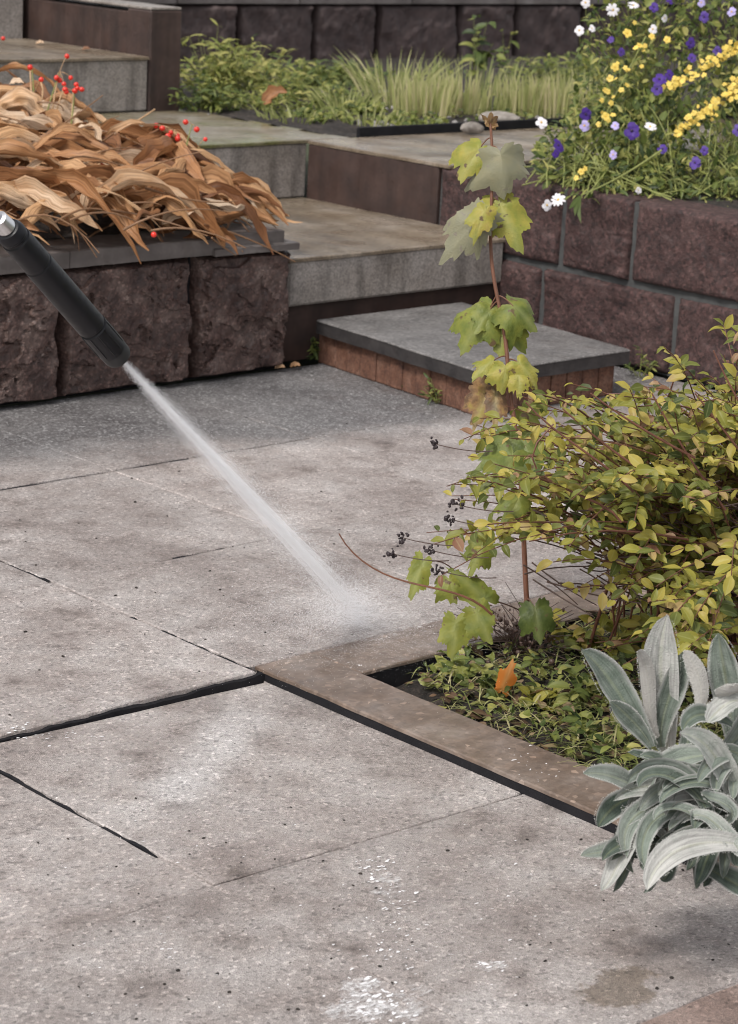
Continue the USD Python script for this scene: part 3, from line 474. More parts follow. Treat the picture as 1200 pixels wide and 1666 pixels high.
# ------------------------------------------------------------------ pressure washer lance and its jet
BACK = dep(6, 366, 4.15-.32)
LD = nrm(TIP-BACK); LL = float(np.linalg.norm(TIP-BACK))
def revolve_along(p, d, prof, sides=40):
    """lathe: prof = [(distance along, radius)]"""
    prof = np.asarray(prof, float); A = nrm(np.cross(d, [0, 0, 1.])); B = np.cross(A, d); th = np.arange(sides)/sides*2*np.pi
    v = p + prof[:, 0][:, None, None]*d + prof[:, 1][:, None, None]*(np.cos(th)[None, :, None]*A + np.sin(th)[None, :, None]*B)
    n = len(prof); i, j = np.meshgrid(np.arange(n-1), np.arange(sides), indexing='ij'); i = i.ravel(); j = j.ravel(); k = (j+1) % sides
    f = np.vstack([np.stack([i*sides+j, (i+1)*sides+k, i*sides+k], 1), np.stack([i*sides+j, (i+1)*sides+j, (i+1)*sides+k], 1)])
    return v.reshape(-1, 3), f
wz = thing('pressure_washer_lance', 'black pressure washer lance held out over the paving, spraying water', 'pressure washer lance', TIP)
RL = .0265
e = .0012
obj('barrel', revolve_along(BACK, LD, [(.010, 0), (.010, .017), (.012, RL*.80), (.020, RL*.93), (.030, RL*.95), (.032, RL*.90), (.038, RL*.90), (.040, RL*.97), (.105, RL*.99), (.107, RL*.955), (.112, RL*.955), (.114, RL*1.0), (LL*.74, RL), (LL*.74+.002, RL*.93), (LL*.74+.006, RL*.93), (LL*.74+.008, RL*1.02), (LL*.93, RL*1.02), (LL*.93+.003, 0)]), RUBBER, wz, smooth=30)
obj('nozzle_collar', revolve_along(BACK, LD, [(LL*.93+.001, 0), (LL*.93+.001, RL*.96), (LL*.93+.006, RL*.99), (LL-.006, RL*.97), (LL-.002, RL*.92), (LL-.001, RL*.55), (LL-.010, RL*.45), (LL-.010, 0)]), RUBBER2, wz, smooth=30)
obj('spray_tip', revolve_along(BACK, LD, [(LL-.012, 0), (LL-.012, .009), (LL-.001, .008), (LL+.001, .005), (LL+.001, 0)], 20), BRASS, wz, smooth=30)
obj('metal_tube', revolve_along(BACK, LD, [(-.62, 0), (-.62, .0085), (-.02, .0085), (-.018, .015), (.006, .017), (.009, .017), (.009, 0)], 24), STEEL, wz, smooth=30, label='bright steel tube behind the black barrel')
# small adjusting ridges along the barrel
A_ = nrm(np.cross(LD, [0, 0, 1.])); B_ = np.cross(A_, LD)
for a in np.linspace(0, 2*np.pi, 10, endpoint=False):
    c = np.cos(a)*A_ + np.sin(a)*B_
    obj('grip_rib', tube([BACK+LD*(LL*.76)+c*RL*1.01, BACK+LD*(LL*.91)+c*RL*1.01], .0016, .0016, 5), RUBBER, wz)

# water: tens of thousands of fine drops, drawn out along the jet and thinning outwards, and mist where it lands
ico = trimesh.creation.icosphere(0)
OCT = trimesh.Trimesh(np.array([[1, 0, 0], [-1, 0, 0], [0, 1, 0], [0, -1, 0], [0, 0, 1], [0, 0, -1]], float), np.array([[0, 2, 4], [2, 1, 4], [1, 3, 4], [3, 0, 4], [2, 0, 5], [1, 2, 5], [3, 1, 5], [0, 3, 5]]))
def blobs(P, R, S=None, base=ico, M=None):
    V, Fc = base.vertices, base.faces; n = len(P); S = np.ones((n, 3)) if S is None else S
    q = V[None]*R[:, None, None]*S[:, None]
    if M is not None: q = q @ M
    v = (P[:, None] + q).reshape(-1, 3); f = (Fc[None]+np.arange(n)[:, None, None]*len(V)).reshape(-1, 3)
    return v, f
wj = thing('water_jet', 'white jet of water spraying from the black lance onto the paving', 'water jet', IMP)
A1 = nrm(np.cross(JD, [0, 0, 1.])); B1 = np.cross(JD, A1); JM = np.array([JD, A1, B1])
def around(n, a, sig):
    rad = sig*np.sqrt(rng.chisquare(2, n)); th = rng.uniform(0, 2*np.pi, n)
    return TIP + (a*JL)[:, None]*JD + (rad*np.cos(th))[:, None]*A1 + (rad*np.sin(th))[:, None]*B1
def spray_body(kf, alpha, sides=32, n=70):
    t = np.linspace(0, 1, n); r_ = kf*(.0026+.0215*t**1.05); th = np.arange(sides+1)/sides*2*np.pi
    end = .93 + .06*meshkit.noise(np.stack([np.cos(th)*1.5+5, np.sin(th)*1.5+5, 0*th+kf*9], -1), 6); end[-1] = end[0]
    ax = t[:, None]*end[None]*JL*.99
    v = TIP + ax[..., None]*JD + (r_[:, None, None])*(np.cos(th)[None, :, None]*A1 + np.sin(th)[None, :, None]*B1)
    v[..., 2] = np.maximum(v[..., 2], .004+.001*kf)
    tone = alpha*np.interp(t, [0, .06, .3, .6, .8, .95, 1], [1.0, 1.0, .95, .80, .55, .12, 0.0])
    uv = np.stack(np.meshgrid(t, th/(2*np.pi), indexing='ij'), -1).reshape(-1, 2)
    return v.reshape(-1, 3), quads(n, sides+1), uv, np.repeat(tone, sides+1)
for kf, al in ((.5, .80), (1.05, .36)):
    obj('spray', spray_body(kf, al), SPRAY, wj)
n = 56000; a = rng.uniform(.01, 1, n)**.85*.99; P = around(n, a, .0032 + .0275*a); R_ = rng.uniform(.00026, .00052, n); ok = P[:, 2] > .004
obj('spray_drops', blobs(P[ok], R_[ok], np.stack([rng.uniform(1, 2.5, ok.sum()), np.ones(ok.sum()), np.ones(ok.sum())], 1), OCT, JM), WATER, wj, smooth=False, kind='stuff')
n = 34000; ang = rng.uniform(0, 6.28, n); rr_ = .20*np.sqrt(rng.chisquare(2, n))*rng.uniform(.05, 1, n)
P = IMP + np.stack([np.cos(ang)*rr_, np.sin(ang)*rr_*.9, np.abs(rng.normal(0, .045, n))*np.exp(-rr_*3)+.003], 1) - JD*[1, 1, 0]*.06
obj('mist', blobs(P, rng.uniform(.00028, .00060, n), None, OCT), WATER, wj, smooth=False, kind='stuff')
# flecks of foam and water that also paint wet shine onto the slabs: (px, py, spread px x, y, count, size)
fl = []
GLARES = []
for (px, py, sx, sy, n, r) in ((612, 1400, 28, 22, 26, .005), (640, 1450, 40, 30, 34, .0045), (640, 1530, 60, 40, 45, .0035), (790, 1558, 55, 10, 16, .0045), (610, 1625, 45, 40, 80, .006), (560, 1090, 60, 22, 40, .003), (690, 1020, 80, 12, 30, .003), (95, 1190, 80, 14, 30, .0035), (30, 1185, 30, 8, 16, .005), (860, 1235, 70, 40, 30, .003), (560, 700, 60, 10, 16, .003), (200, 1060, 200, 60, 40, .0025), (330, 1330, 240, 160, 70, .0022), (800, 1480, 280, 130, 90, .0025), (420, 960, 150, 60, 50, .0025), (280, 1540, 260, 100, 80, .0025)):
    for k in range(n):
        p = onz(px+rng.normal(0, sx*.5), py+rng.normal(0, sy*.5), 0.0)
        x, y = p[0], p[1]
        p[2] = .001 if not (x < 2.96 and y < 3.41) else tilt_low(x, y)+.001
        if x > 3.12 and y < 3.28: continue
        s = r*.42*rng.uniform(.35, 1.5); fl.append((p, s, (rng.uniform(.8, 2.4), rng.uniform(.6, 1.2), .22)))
ico1 = trimesh.creation.icosphere(1)
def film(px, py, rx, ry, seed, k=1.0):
    # painted sky glare of the wet slabs: vertex 'tone' carries how strong it is
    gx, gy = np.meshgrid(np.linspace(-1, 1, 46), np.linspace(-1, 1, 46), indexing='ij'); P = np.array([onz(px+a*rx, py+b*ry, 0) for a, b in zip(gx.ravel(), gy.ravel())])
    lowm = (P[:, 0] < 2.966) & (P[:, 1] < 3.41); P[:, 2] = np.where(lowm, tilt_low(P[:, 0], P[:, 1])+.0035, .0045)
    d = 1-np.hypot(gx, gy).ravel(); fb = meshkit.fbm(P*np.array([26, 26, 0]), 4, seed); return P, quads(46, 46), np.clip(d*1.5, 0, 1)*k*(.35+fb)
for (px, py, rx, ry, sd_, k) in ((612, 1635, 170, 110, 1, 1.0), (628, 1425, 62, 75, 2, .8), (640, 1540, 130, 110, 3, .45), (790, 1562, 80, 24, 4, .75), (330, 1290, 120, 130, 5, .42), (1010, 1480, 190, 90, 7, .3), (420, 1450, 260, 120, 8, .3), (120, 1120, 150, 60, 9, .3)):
    P, f, t = film(px, py, rx, ry, sd_, k); GLARES.append((P, f, np.zeros((len(P), 2)), t))
v_, f_, u_, t_ = cat_(GLARES)
obj('foam_film', (v_, f_, u_, t_), GLAREFILM, kind='stuff', label='thin whitish film painting the sky reflection on the wet paving', cat='water')
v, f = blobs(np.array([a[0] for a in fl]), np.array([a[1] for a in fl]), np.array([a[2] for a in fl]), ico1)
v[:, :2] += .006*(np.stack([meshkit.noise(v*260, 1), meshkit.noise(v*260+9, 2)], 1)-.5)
obj('water_splash', (v, f), FOAM_GLINT, kind='stuff', label='white flecks of water and foam that also paint the shine of the wet paving', cat='water')

# ------------------------------------------------------------------ dried hostas and berries on the planter
def wilted(px, py, ang, L, Wd, lift, tone, seed):
    """a long withered strap leaf lying on the slope, rolled and drooping; ang: its run on the slope"""
    r = np.random.default_rng(seed); p = plant_at(px, py, lift)
    d = nrm(np.array([math.cos(ang), math.sin(ang), 0])); side = np.array([-d[1], d[0], 0])
    n = 18; t = np.linspace(-.5, .5, n); bend = r.uniform(-.5, .5); ph = r.uniform(0, 6)
    path = p + d*(t*L)[:, None] + side*(bend*L*t**2 + .03*L*np.sin(t*7+ph))[:, None]
    path[:, 2] += r.uniform(.02, .09)*(.25-t**2)*4*L/.35 + .010*np.sin(t*r.uniform(6, 12)+ph) - r.uniform(0, .10)*np.maximum(t, 0)**2*4*L/.35
    inside = path[:, 1] > YW+.0
    path[:, 2] = np.where(inside, np.maximum(path[:, 2], PLANT(path[:, 0], path[:, 1])+.03), path[:, 2])
    N = nrm(np.array([-.30, -.55, .75])+r.normal(0, .30, 3))
    w = lambda t: np.clip(np.sin(np.pi*np.clip(t, 0, 1)**.7), 0, 1)**.8*(1+.16*np.sin(t*8+seed))+.08
    v, f, uv = blade(path, N, Wd, w, nw=11, fold=r.uniform(-.3, .6), cup=r.choice([-1, 1], p=[.65, .35])*r.uniform(.3, 1.1), ripple=.32, rf=r.uniform(1, 3), twist=np.cumsum(r.normal(0, .42, 4)), seed=seed, noise=.022)
    u = uv[:, 1]*2-1; v = v + N*(.0042*np.sin(u*r.uniform(8, 13)+seed+uv[:, 0]*2)*np.sin(np.pi*uv[:, 0])*Wd/.06)[:, None]
    return v, f, uv, np.full(len(v), tone)
clumps = [('dried_hosta', 'dried tan plant leaves at the right end of the planter, hanging over the coping', (300, 330)), ('dried_hosta', 'dried brown leaf pile at the left edge above the lance', (60, 330)), ('dried_hosta', 'pale withered leaves highest on the left, around the first berry stalks', (60, 190))]
cp = [thing(a, b_, 'dried plant', plant_at(*c)) for a, b_, c in clumps]
sd = 100
pile = []
for k in range(95): pile.append((0, 205+rng.uniform(0, 1)*200, 285+rng.uniform(-45, 75), None))
for k in range(90): pile.append((1, rng.uniform(-60, 190), rng.uniform(255, 365), None))
for k in range(64): 
    x = rng.uniform(-80, 175); pile.append((2, x, rng.uniform(125+max(0, x)*.55, 260), None))
for (c, px, py, _) in pile:
    sd += 1
    edge = (px-60)/340
    if c == 0: px = min(px, 375); py = max(py, 235+edge*40 if px < 300 else 300+(px-300)*.45)
    a = rng.normal(-.30, .62) if c < 2 else rng.normal(-1.1, .8)
    L = rng.uniform(.24, .48) if c < 2 else rng.uniform(.2, .36); Wd = rng.uniform(.02, .068)
    tone = float(np.clip(rng.normal(.60 if c < 2 else .72, .27), .05, 1))
    obj('dry_leaf', wilted(px, py, a, L, Wd, rng.uniform(.03, .14)*(1.0 if px < 330 else .55), tone, sd), HOSTA, cp[c])
# a few set by hand: the broad leaf at the right end, the tip hanging over the edge
for (px, py, a, L, Wd, lf, tn) in ((352, 338, -.55, .22, .10, .07, .62), (322, 378, -.5, .24, .06, .05, .45), (345, 392, -.75, .18, .04, .03, .35), (210, 322, -.1, .30, .06, .16, .72), (270, 355, -.3, .4, .10, .10, .55), (150, 350, -.25, .4, .09, .10, .42), (40, 190, -1.2, .24, .075, .13, .86), (85, 210, -1.4, .2, .06, .12, .74)):
    sd += 1; obj('dry_leaf', wilted(px, py, a, L, Wd, lf, tn, sd), HOSTA, cp[2 if py < 230 else (0 if px > 140 else 1)])
U0 = np.array([0, 0, 1.])
def stalk(pts, lift, r=.003): return tube(bez([plant_at(px, py, l) for (px, py), l in zip(pts, lift)], 12), r, r*.6, 5)
W0 = depth(plant_at(90, 200, .1)); W1 = depth(plant_at(300, 262, .1))
for pts in (((20, 330), (60, 270), (85, 180), (93, 130)), ((60, 330), (75, 250), (92, 180), (105, 140)), ((10, 280), (40, 210), (70, 150), (66, 132)), ((112, 255), (116, 210), (119, 150)), ((190, 218), (220, 200), (252, 178)), ((70, 350), (62, 290), (55, 215), (49, 112)), ((60, 360), (82, 320), (78, 370), (62, 320))):
    obj('dry_stalk', tube(bez([dep(px, py, W0-.10-.0012*(py-200)) for px, py in pts], 12), .0045, .003, 5), STEM_STRAW, cp[2 if pts[0][1] < 300 else 1])
def berries(label, pts, W, stems, loc):
    t = thing('berry_stalk', label, 'berry stalk', loc)
    for s_ in stems: obj('stem', tube(bez([dep(px, py, W+.01) for px, py in s_], 9), .0035, .002, 5), STEM_GREEN, t)
    for px, py in pts:
        c = dep(px, py, W+rng.uniform(-.03, .03)); r = rng.uniform(.0075, .0105)
        bb = trimesh.creation.icosphere(2, radius=r); v = bb.vertices*np.array([1, 1, rng.uniform(.9, 1.1)]); obj('berry', (v+c, bb.faces), BERRY, t)
        near = min((q for s_ in stems for q in s_), key=lambda q: (q[0]-px)**2+(q[1]-py)**2)
        if (near[0]-px)**2+(near[1]-py)**2 < 60**2: obj('pedicel', tube(bez([c, dep((px+near[0])/2, (py+near[1])/2-6, W), dep(near[0], near[1], W+.01)], 6), .0014, .0014, 4), STEM_STRAW, t)
berries('taller stalk of red berries at upper left over pale withered leaves', [(109, 92), (92, 127), (97, 131), (104, 137), (115, 127), (124, 138), (108, 150), (106, 146), (122, 148), (126, 144), (133, 146), (67, 130), (49, 110)], W0-.12, [((112, 235), (118, 190), (121, 150)), ((60, 240), (85, 150), (97, 118)), ((55, 200), (56, 150), (52, 112))], plant_at(90, 240))
berries('right-hand stalk of red berries above the broad dry leaf', [(254, 205), (264, 209), (276, 220), (273, 222), (278, 216), (289, 226), (289, 221), (302, 199), (320, 211), (334, 227), (325, 247), (336, 276), (297, 263), (276, 265)], W1-.12, [((297, 265), (303, 235), (312, 203)), ((250, 270), (268, 235), (282, 212)), ((345, 295), (338, 265), (322, 240))], plant_at(300, 265))
# frayed fibres through the pile
for c in range(3):
    ms = []
    for k in range(26):
        px, py = ((rng.uniform(150, 400), 0) if c == 0 else (rng.uniform(-40, 200), 0) if c == 1 else (rng.uniform(-60, 170), 0))
        py = rng.uniform(max(215, 235+(px-220)*.5), 390) if c == 0 else rng.uniform(250, 375) if c == 1 else rng.uniform(130+max(0, px)*.5, 265)
        p = plant_at(px, py, rng.uniform(.02, .2)*(1 if px < 330 else .5)); a = rng.normal(-.4, .7); d = np.array([math.cos(a), math.sin(a), rng.normal(0, .25)]); L = rng.uniform(.12, .34)
        ms.append(tube(bez([p-d*L/2, p+rng.normal(0, .03, 3)+U0*.04, p+d*L/2+rng.normal(0, .03, 3)-U0*.02], 8), .0042, .0016, 5))
    obj('fibres', cat_(ms), STEM_BROWN, cp[c], kind='stuff')
for k, ((px, py), lb) in enumerate((((55, 245), 'single red berry on a stalk low at left'), ((17, 286), 'single red berry near the left picture edge'), ((87, 315), 'single red berry on the brown leaf pile above the lance'), ((168, 268), 'single red berry in the middle of the dry leaves'), ((250, 382), 'single red berry low on the dry leaves by the coping'), ((5, 63), 'single red berry at the far left top on the step'))):
    W = depth(plant_at(px, py, .15)) - .05; c = dep(px, py, W); bb = trimesh.creation.icosphere(2, radius=.0085)
    obj('fallen_berry', (bb.vertices+c, bb.faces), BERRY, label=lb, cat='berry')

# ------------------------------------------------------------------ generic leaf swarms
def swarm(base, P, D, N, S, tone):
    """copies of a template leaf (v, f, uv; along +x, upper side +z) at P, along D, facing N, of size S"""
    V, Fc, UV = base; D = nrm(D); Sd = nrm(np.cross(N, D)); Nn = np.cross(D, Sd)
    v = P[:, None] + S[:, None, None]*(V[None, :, 0:1]*D[:, None] + V[None, :, 1:2]*Sd[:, None] + V[None, :, 2:3]*Nn[:, None])
    n, k = len(P), len(V); f = (Fc[None]+np.arange(n)[:, None, None]*k).reshape(-1, 3)
    return v.reshape(-1, 3), f, np.tile(UV, (n, 1)), np.repeat(tone, k)
def template(width, prof=W_ELL, nl=6, nw=4, fold=.25, bend=.25, ripple=.1, seed=0):
    t = np.linspace(0, 1, nl); path = np.stack([t-.12*bend*t*t, 0*t, -bend*t*t*.6], 1)
    return blade(path, [0, 0, 1.], width, prof, nw, fold=fold, ripple=ripple, seed=seed)
T_OVAL = [template(.52, seed=k, fold=.2+.12*k, bend=.2+.35*k) for k in range(3)]
T_NARROW = [template(.24, seed=k, bend=.3+.3*k) for k in range(3)]
def inpoly(poly, n, r):
    from shapely.geometry import Polygon, Point
    from shapely import contains_xy
    pg = Polygon(poly); x0, y0, x1, y1 = pg.bounds; out = np.zeros((0, 2))
    while len(out) < n:
        q = np.stack([r.uniform(x0, x1, n*2), r.uniform(y0, y1, n*2)], 1); out = np.vstack([out, q[contains_xy(pg, q[:, 0], q[:, 1])]])
    return out[:n]

# ------------------------------------------------------------------ the yellowing shrub
r = np.random.default_rng(21)
sb = thing('yellowing_shrub', 'wide shrub with yellow-green leaves and dark arching twigs in the kerbed bed', 'shrub', (3.95, 2.85, -.03))
poly = [(735, 700), (850, 640), (930, 610), (1010, 640), (1080, 540), (1150, 520), (1290, 500), (1330, 760), (1320, 1020), (1120, 1010), (1040, 1000), (930, 930), (900, 860), (800, 900), (700, 960), (650, 930), (640, 890), (720, 850), (730, 780)]
ends = np.vstack([inpoly(poly, 105, r), inpoly([(735, 700), (850, 640), (930, 640), (1010, 640), (1080, 560), (1150, 530), (1280, 510), (1280, 900), (1100, 850), (950, 800), (760, 790)], 108, r), inpoly([(900, 960), (1000, 930), (1250, 930), (1250, 1060), (1090, 1090), (960, 1080)], 46, r), inpoly([(720, 700), (860, 660), (1010, 720), (1060, 860), (1010, 985), (900, 960), (850, 880), (720, 880)], 62, r)])
LP, LD_, LN, LS, LT = [], [], [], [], []
twigs, thick = [], []
for k, (px, py) in enumerate(ends):
    w = 4.35 + r.uniform(-.30, .55) - (py-800)*.0006
    e = dep(px, py, w)
    if e[2] < .03: e = onz(px, py, .04+r.uniform(0, .12))
    b = np.array([3.95, 2.85, -.03]) + r.normal(0, .16, 3)*np.array([1, 1, 0]); b[1] = min(b[1], 3.2)
    mid_ = (b+e)/2 + np.array([0, 0, .16+.2*r.random()]) + r.normal(0, .04, 3)
    path = bez([b, mid_, e], 12); L = np.linalg.norm(np.diff(path, axis=0), axis=1).sum()
    (thick if k % 8 == 0 else twigs).append(tube(path, .0032, ([0, .6, 1], [.0042, .0026, .0012]) if k % 8 == 0 else ([0, .6, 1], [.0028, .0017, .0009]), 5))
    nl = int(np.clip(L*.62/.027, 6, 22))
    for t in np.linspace(.40, 1.0, nl):
        i = min(int(t*11), 10); p = path[i]+(path[i+1]-path[i])*(t*11-i); T = nrm(path[i+1]-path[i])
        for s in (-1, 1) if t < .99 else (0,):
            if r.random() < .42: continue
            sd_ = nrm(np.cross(T, [0, 0, 1.]))
            d = nrm(T*.55 + sd_*s*1.0 + r.normal(0, .45, 3) + np.array([0, 0, -.05]))
            LP.append(p); LD_.append(d); LN.append(nrm(np.array([-.25, -.25, 1.0]) + .35*TOCAM + r.normal(0, .42, 3))); LS.append(r.uniform(.014, .041)); LT.append(np.clip(r.normal(.45 + .14*math.sin(k), .21), 0, .80) if r.random() > .06 else r.uniform(.82, 1))
LP, LD_, LN, LS, LT = map(np.array, (LP, LD_, LN, LS, LT))
px_ = 600+FPX*((LP-EYE) @ RT)/((LP-EYE) @ FW); big = np.argsort(-(LS/((LP-EYE) @ FW))*(px_ < 1200))
big = big[:290]; rest = np.setdiff1d(np.arange(len(LP)), big)
for i in big: obj('leaf', swarm(T_OVAL[i % 3], LP[i:i+1], LD_[i:i+1], LN[i:i+1], LS[i:i+1], LT[i:i+1]), BUSHLEAF, sb)
obj('foliage', cat_([swarm(T_OVAL[k], LP[rest[rest % 3 == k]], LD_[rest[rest % 3 == k]], LN[rest[rest % 3 == k]], LS[rest[rest % 3 == k]], LT[rest[rest % 3 == k]]) for k in range(3)]), BUSHLEAF, sb, kind='stuff')
for t_ in thick: obj('branch', t_, STEM_TWIG, sb)
obj('twigs', cat_(twigs), STEM_TWIG, sb, kind='stuff')
# bare dark twigs in the shrub's shadowed middle, and reddish main stems crossing in front
bare = []
for k in range(90):
    px, py = r.uniform(850, 1200), r.uniform(790, 960); w = 4.45+r.uniform(-.1, .4); a = dep(px, py, w); b = dep(px+r.uniform(60, 190), py+r.uniform(-20, 70), w+r.uniform(-.1, .1)); 
    a[2] = max(a[2], .01); b[2] = max(b[2], .0)
    bare.append(tube(bez([a, (a+b)/2+r.normal(0, .02, 3), b], 6), .0018, .0012, 4))
obj('bare_twigs', cat_(bare), STEM_DARK, sb, kind='stuff')
for pts in (((855, 655), (910, 705), (985, 760), (1030, 800)), ((915, 665), (980, 725), (1050, 770)), ((1060, 640), (1110, 735), (1180, 830)), ((1130, 640), (1170, 690), (1215, 750)), ((900, 690), (870, 760), (930, 800), (1010, 850)), ((1160, 570), (1190, 640), (1230, 700)), ((960, 640), (1040, 700), (1130, 745))):
    obj('branch', tube(bez([dep(px, py, 4.22+.0003*(px-900)) for px, py in pts], 10), .0016, ([0, 1], [.0015, .0026]), 6), STEM_TWIG, sb)
# dark seed heads on thin twigs at the left
for (px, py) in ((706, 722), (740, 820), (733, 845), (635, 900), (700, 895), (712, 928), (655, 875)):
    c = dep(px, py, 4.5); n = 18; bp = c+r.normal(0, .0058, (n, 3)); obj('seed_head', blobs(bp, r.uniform(.0014, .0034, n), r.uniform(.6, 1.6, (n, 3)), trimesh.creation.icosphere(1)), DARKBERRY, sb)
    obj('twig', tube(bez([c, dep(px+55, py+15, 4.5), dep(px+95, py+12, 4.5)], 7), .0009, .0012, 4), STEM_DARK, sb)

tw = thing('bare_twig', 'thin bare brown twig reaching left over the paving towards the jet', 'twig', dep(740, 950, 4.42))
obj('stem', tube(bez([dep(*q) for q in ((551, 868, 4.42), (580, 905, 4.42), (640, 940, 4.42), (720, 960, 4.42), (800, 1000, 4.45))], 16), .0014, .0026, 5), STEM_RED, tw)

# ------------------------------------------------------------------ the maple sapling
MB0 = onz(864, 1062, -.035); WM = depth(MB0)
mp_ = thing('maple_sapling', 'tall thin maple sapling with large drooping lobed leaves', 'sapling', MB0)
stem_px = [(864, 1062), (857, 985), (851, 860), (842, 730), (828, 620), (820, 540), (808, 480), (800, 430), (799, 330), (800, 240), (797, 200)]
sp = bez([dep(px, py, WM-.0*k) for k, (px, py) in enumerate(stem_px)], 60)
obj('stem', tube(sp, .0052, ([0, .5, 1], [.0062, .0048, .003]), 8), STEM_RED, mp_)
def mapleleaf(base, tip, width, N, droop, tone, seed, w0=0.0, fold=.2):
    """five-lobed leaf between picture points base and tip at the sapling's depth"""
    rs = np.random.default_rng(seed); B = dep(base[0], base[1], WM+w0); Tp = dep(tip[0], tip[1], WM+w0-rs.uniform(.0, .05)); ax = Tp-B; L = np.linalg.norm(ax); D = ax/L
    N = nrm(np.asarray(N, float)); S = nrm(np.cross(N, D)); N = np.cross(D, S)
    key = [(-180, .12), (-150, .40), (-125, .58), (-105, .54), (-80, .58), (-62, .72), (-50, .82), (-38, .74), (-24, .66), (-12, .84), (0, 1.0), (12, .84), (24, .66), (38, .74), (50, .82), (62, .72), (80, .58), (105, .54), (125, .58), (150, .40), (180, .12)]
    th = np.radians(np.linspace(-180, 180, 85)[:-1]); rad = np.interp(np.degrees(th), *zip(*key))*(1+.05*rs.normal(size=84)) * (1+.05*np.sin(th*20)) * (1+.10*np.sin(th*2+seed))
    rings = np.linspace(0, 1, 7); vs = []
    for q in rings:
        x = q*rad*np.cos(th); y = q*rad*np.sin(th)
        x = .22 + .78*x; y = y*width/L*.64; vs.append(np.stack([x, y], -1))
    P2 = np.stack(vs); x, y = P2[..., 0], P2[..., 1]
    z = -droop*1.25*(x-.22)**2*.6 - droop*1.7*y**2 + fold*np.abs(y)*.5 + .10*np.sin(x*9+seed)*np.abs(y)*2 + .03*np.sin(6*np.arctan2(y, x-.2)+seed)*np.hypot(x-.22, y)
    v = B + L*(x[..., None]*D + y[..., None]*S + z[..., None]*N); v = v.reshape(-1, 3); k = len(th); f = []
    i, j = np.meshgrid(np.arange(6), np.arange(k), indexing='ij'); i = i.ravel(); j = j.ravel(); kk = (j+1) % k
    f = np.vstack([np.stack([i*k+j, (i+1)*k+j, (i+1)*k+kk], 1), np.stack([i*k+j, (i+1)*k+kk, i*k+kk], 1)])
    uv = np.stack([x, .5+y*.8], -1).reshape(-1, 2)
    return v, f, uv, np.full(len(v), tone)
C_ = TOCAM
ML = [  # base, tip, width px, normal (towards camera mixed with others), droop, tone, stem joint
  ((788, 232), (742, 292), 85, C_+[0, 0, .6], .7, .62, (798, 225)), ((812, 236), (824, 318), 118, -(C_+[0, 0, .5]), -.9, .5, (800, 240)),
  ((806, 318), (846, 402), 92, C_+[0, 0, .2], .6, .60, (800, 330)), ((792, 338), (722, 418), 95, -(C_+[0, 0, .3]), -.5, .45, (800, 345)), ((792, 335), (772, 385), 55, C_, .6, .7, (800, 345)),
  ((806, 492), (746, 560), 110, C_+[0, 0, .9], .9, .42, (808, 482)), ((822, 490), (884, 532), 92, C_+[0, 0, .9], .8, .36, (810, 482)), ((822, 508), (812, 580), 95, C_+[0, 0, .2], .6, .44, (818, 500)), ((800, 500), (772, 540), 60, C_, .5, .4, (812, 490)),
  ((838, 585), (876, 622), 70, C_+[0, 0, .9], .8, .64, (828, 585)), ((806, 585), (772, 606), 50, C_+[0, 0, .8], .7, .62, (824, 580)), ((822, 590), (816, 640), 62, C_, .5, .66, (826, 590)), ((842, 600), (846, 650), 40, C_, .5, .68, (830, 600)),
  ((798, 620), (768, 702), 70, C_, .4, .92, (828, 610)), ((806, 630), (806, 692), 46, C_, .4, .97, (828, 615)),
  ((846, 712), (782, 750), 92, C_+[0, 0, .5], .5, .22, (842, 705)), ((850, 712), (872, 770), 80, C_+[0, 0, .4], .5, .2, (842, 715)), ((838, 730), (810, 792), 84, C_, .5, .3, (844, 735)),
  ((850, 800), (822, 848), 56, C_+[0, 0, .3], .8, .4, (850, 790)), ((846, 660), (884, 700), 54, C_+[0, 0, .4], .8, .5, (836, 660)), ((790, 870), (766, 930), 54, C_+[0, 0, .2], .8, .45, (852, 880)),
  ((800, 985), (742, 928), 60, C_+[0, 0, .6], .4, .42, (858, 1000)), ((742, 1000), (736, 1068), 60, C_, .5, .5, (800, 985)), ((770, 985), (798, 1046), 62, C_, .5, .44, (800, 985)), ((728, 935), (742, 985), 62, C_+[0, 0, .3], .5, .46, (780, 980)),
  ((868, 978), (880, 1052), 66, C_, .6, .12, (857, 975)), ((858, 830), (850, 880), 50, C_, .5, .3, (851, 850)), ((690, 905), (668, 972), 46, C_, .5, .48, (740, 930))]
for k, (b_, t_, w, N, dr, tn, jn) in enumerate(ML):
    w0 = rng.uniform(-.06, .03) - (.42 if t_[1] > 1000 and t_[0] < 820 else .2 if t_[1] > 900 else .5 if t_[1] > 725 else 0); obj('leaf', mapleleaf(b_, t_, w/FPX*WM, N, dr, tn, 300+k, w0), MAPLE, mp_)
    obj('petiole', tube(bez([dep(*jn, WM), dep((b_[0]+jn[0])/2, min(b_[1], jn[1])-3, WM+w0/2), dep(b_[0]+(t_[0]-b_[0])*.2, b_[1]+(t_[1]-b_[1])*.2, WM+w0)], 6), .0016, .0013, 5), STEM_RED, mp_)
for k in range(7):
    a = dep(797, 208, WM); b_ = dep(797+rng.uniform(-24, 18), 200+rng.uniform(-24, 12), WM); obj('shoot_tip', blade(bez([a, (a+b_)/2+[0, 0, .008], b_], 6), C_+rng.normal(0, .4, 3), .016, seed=k, ripple=.3, tone=.93), MAPLE, mp_)

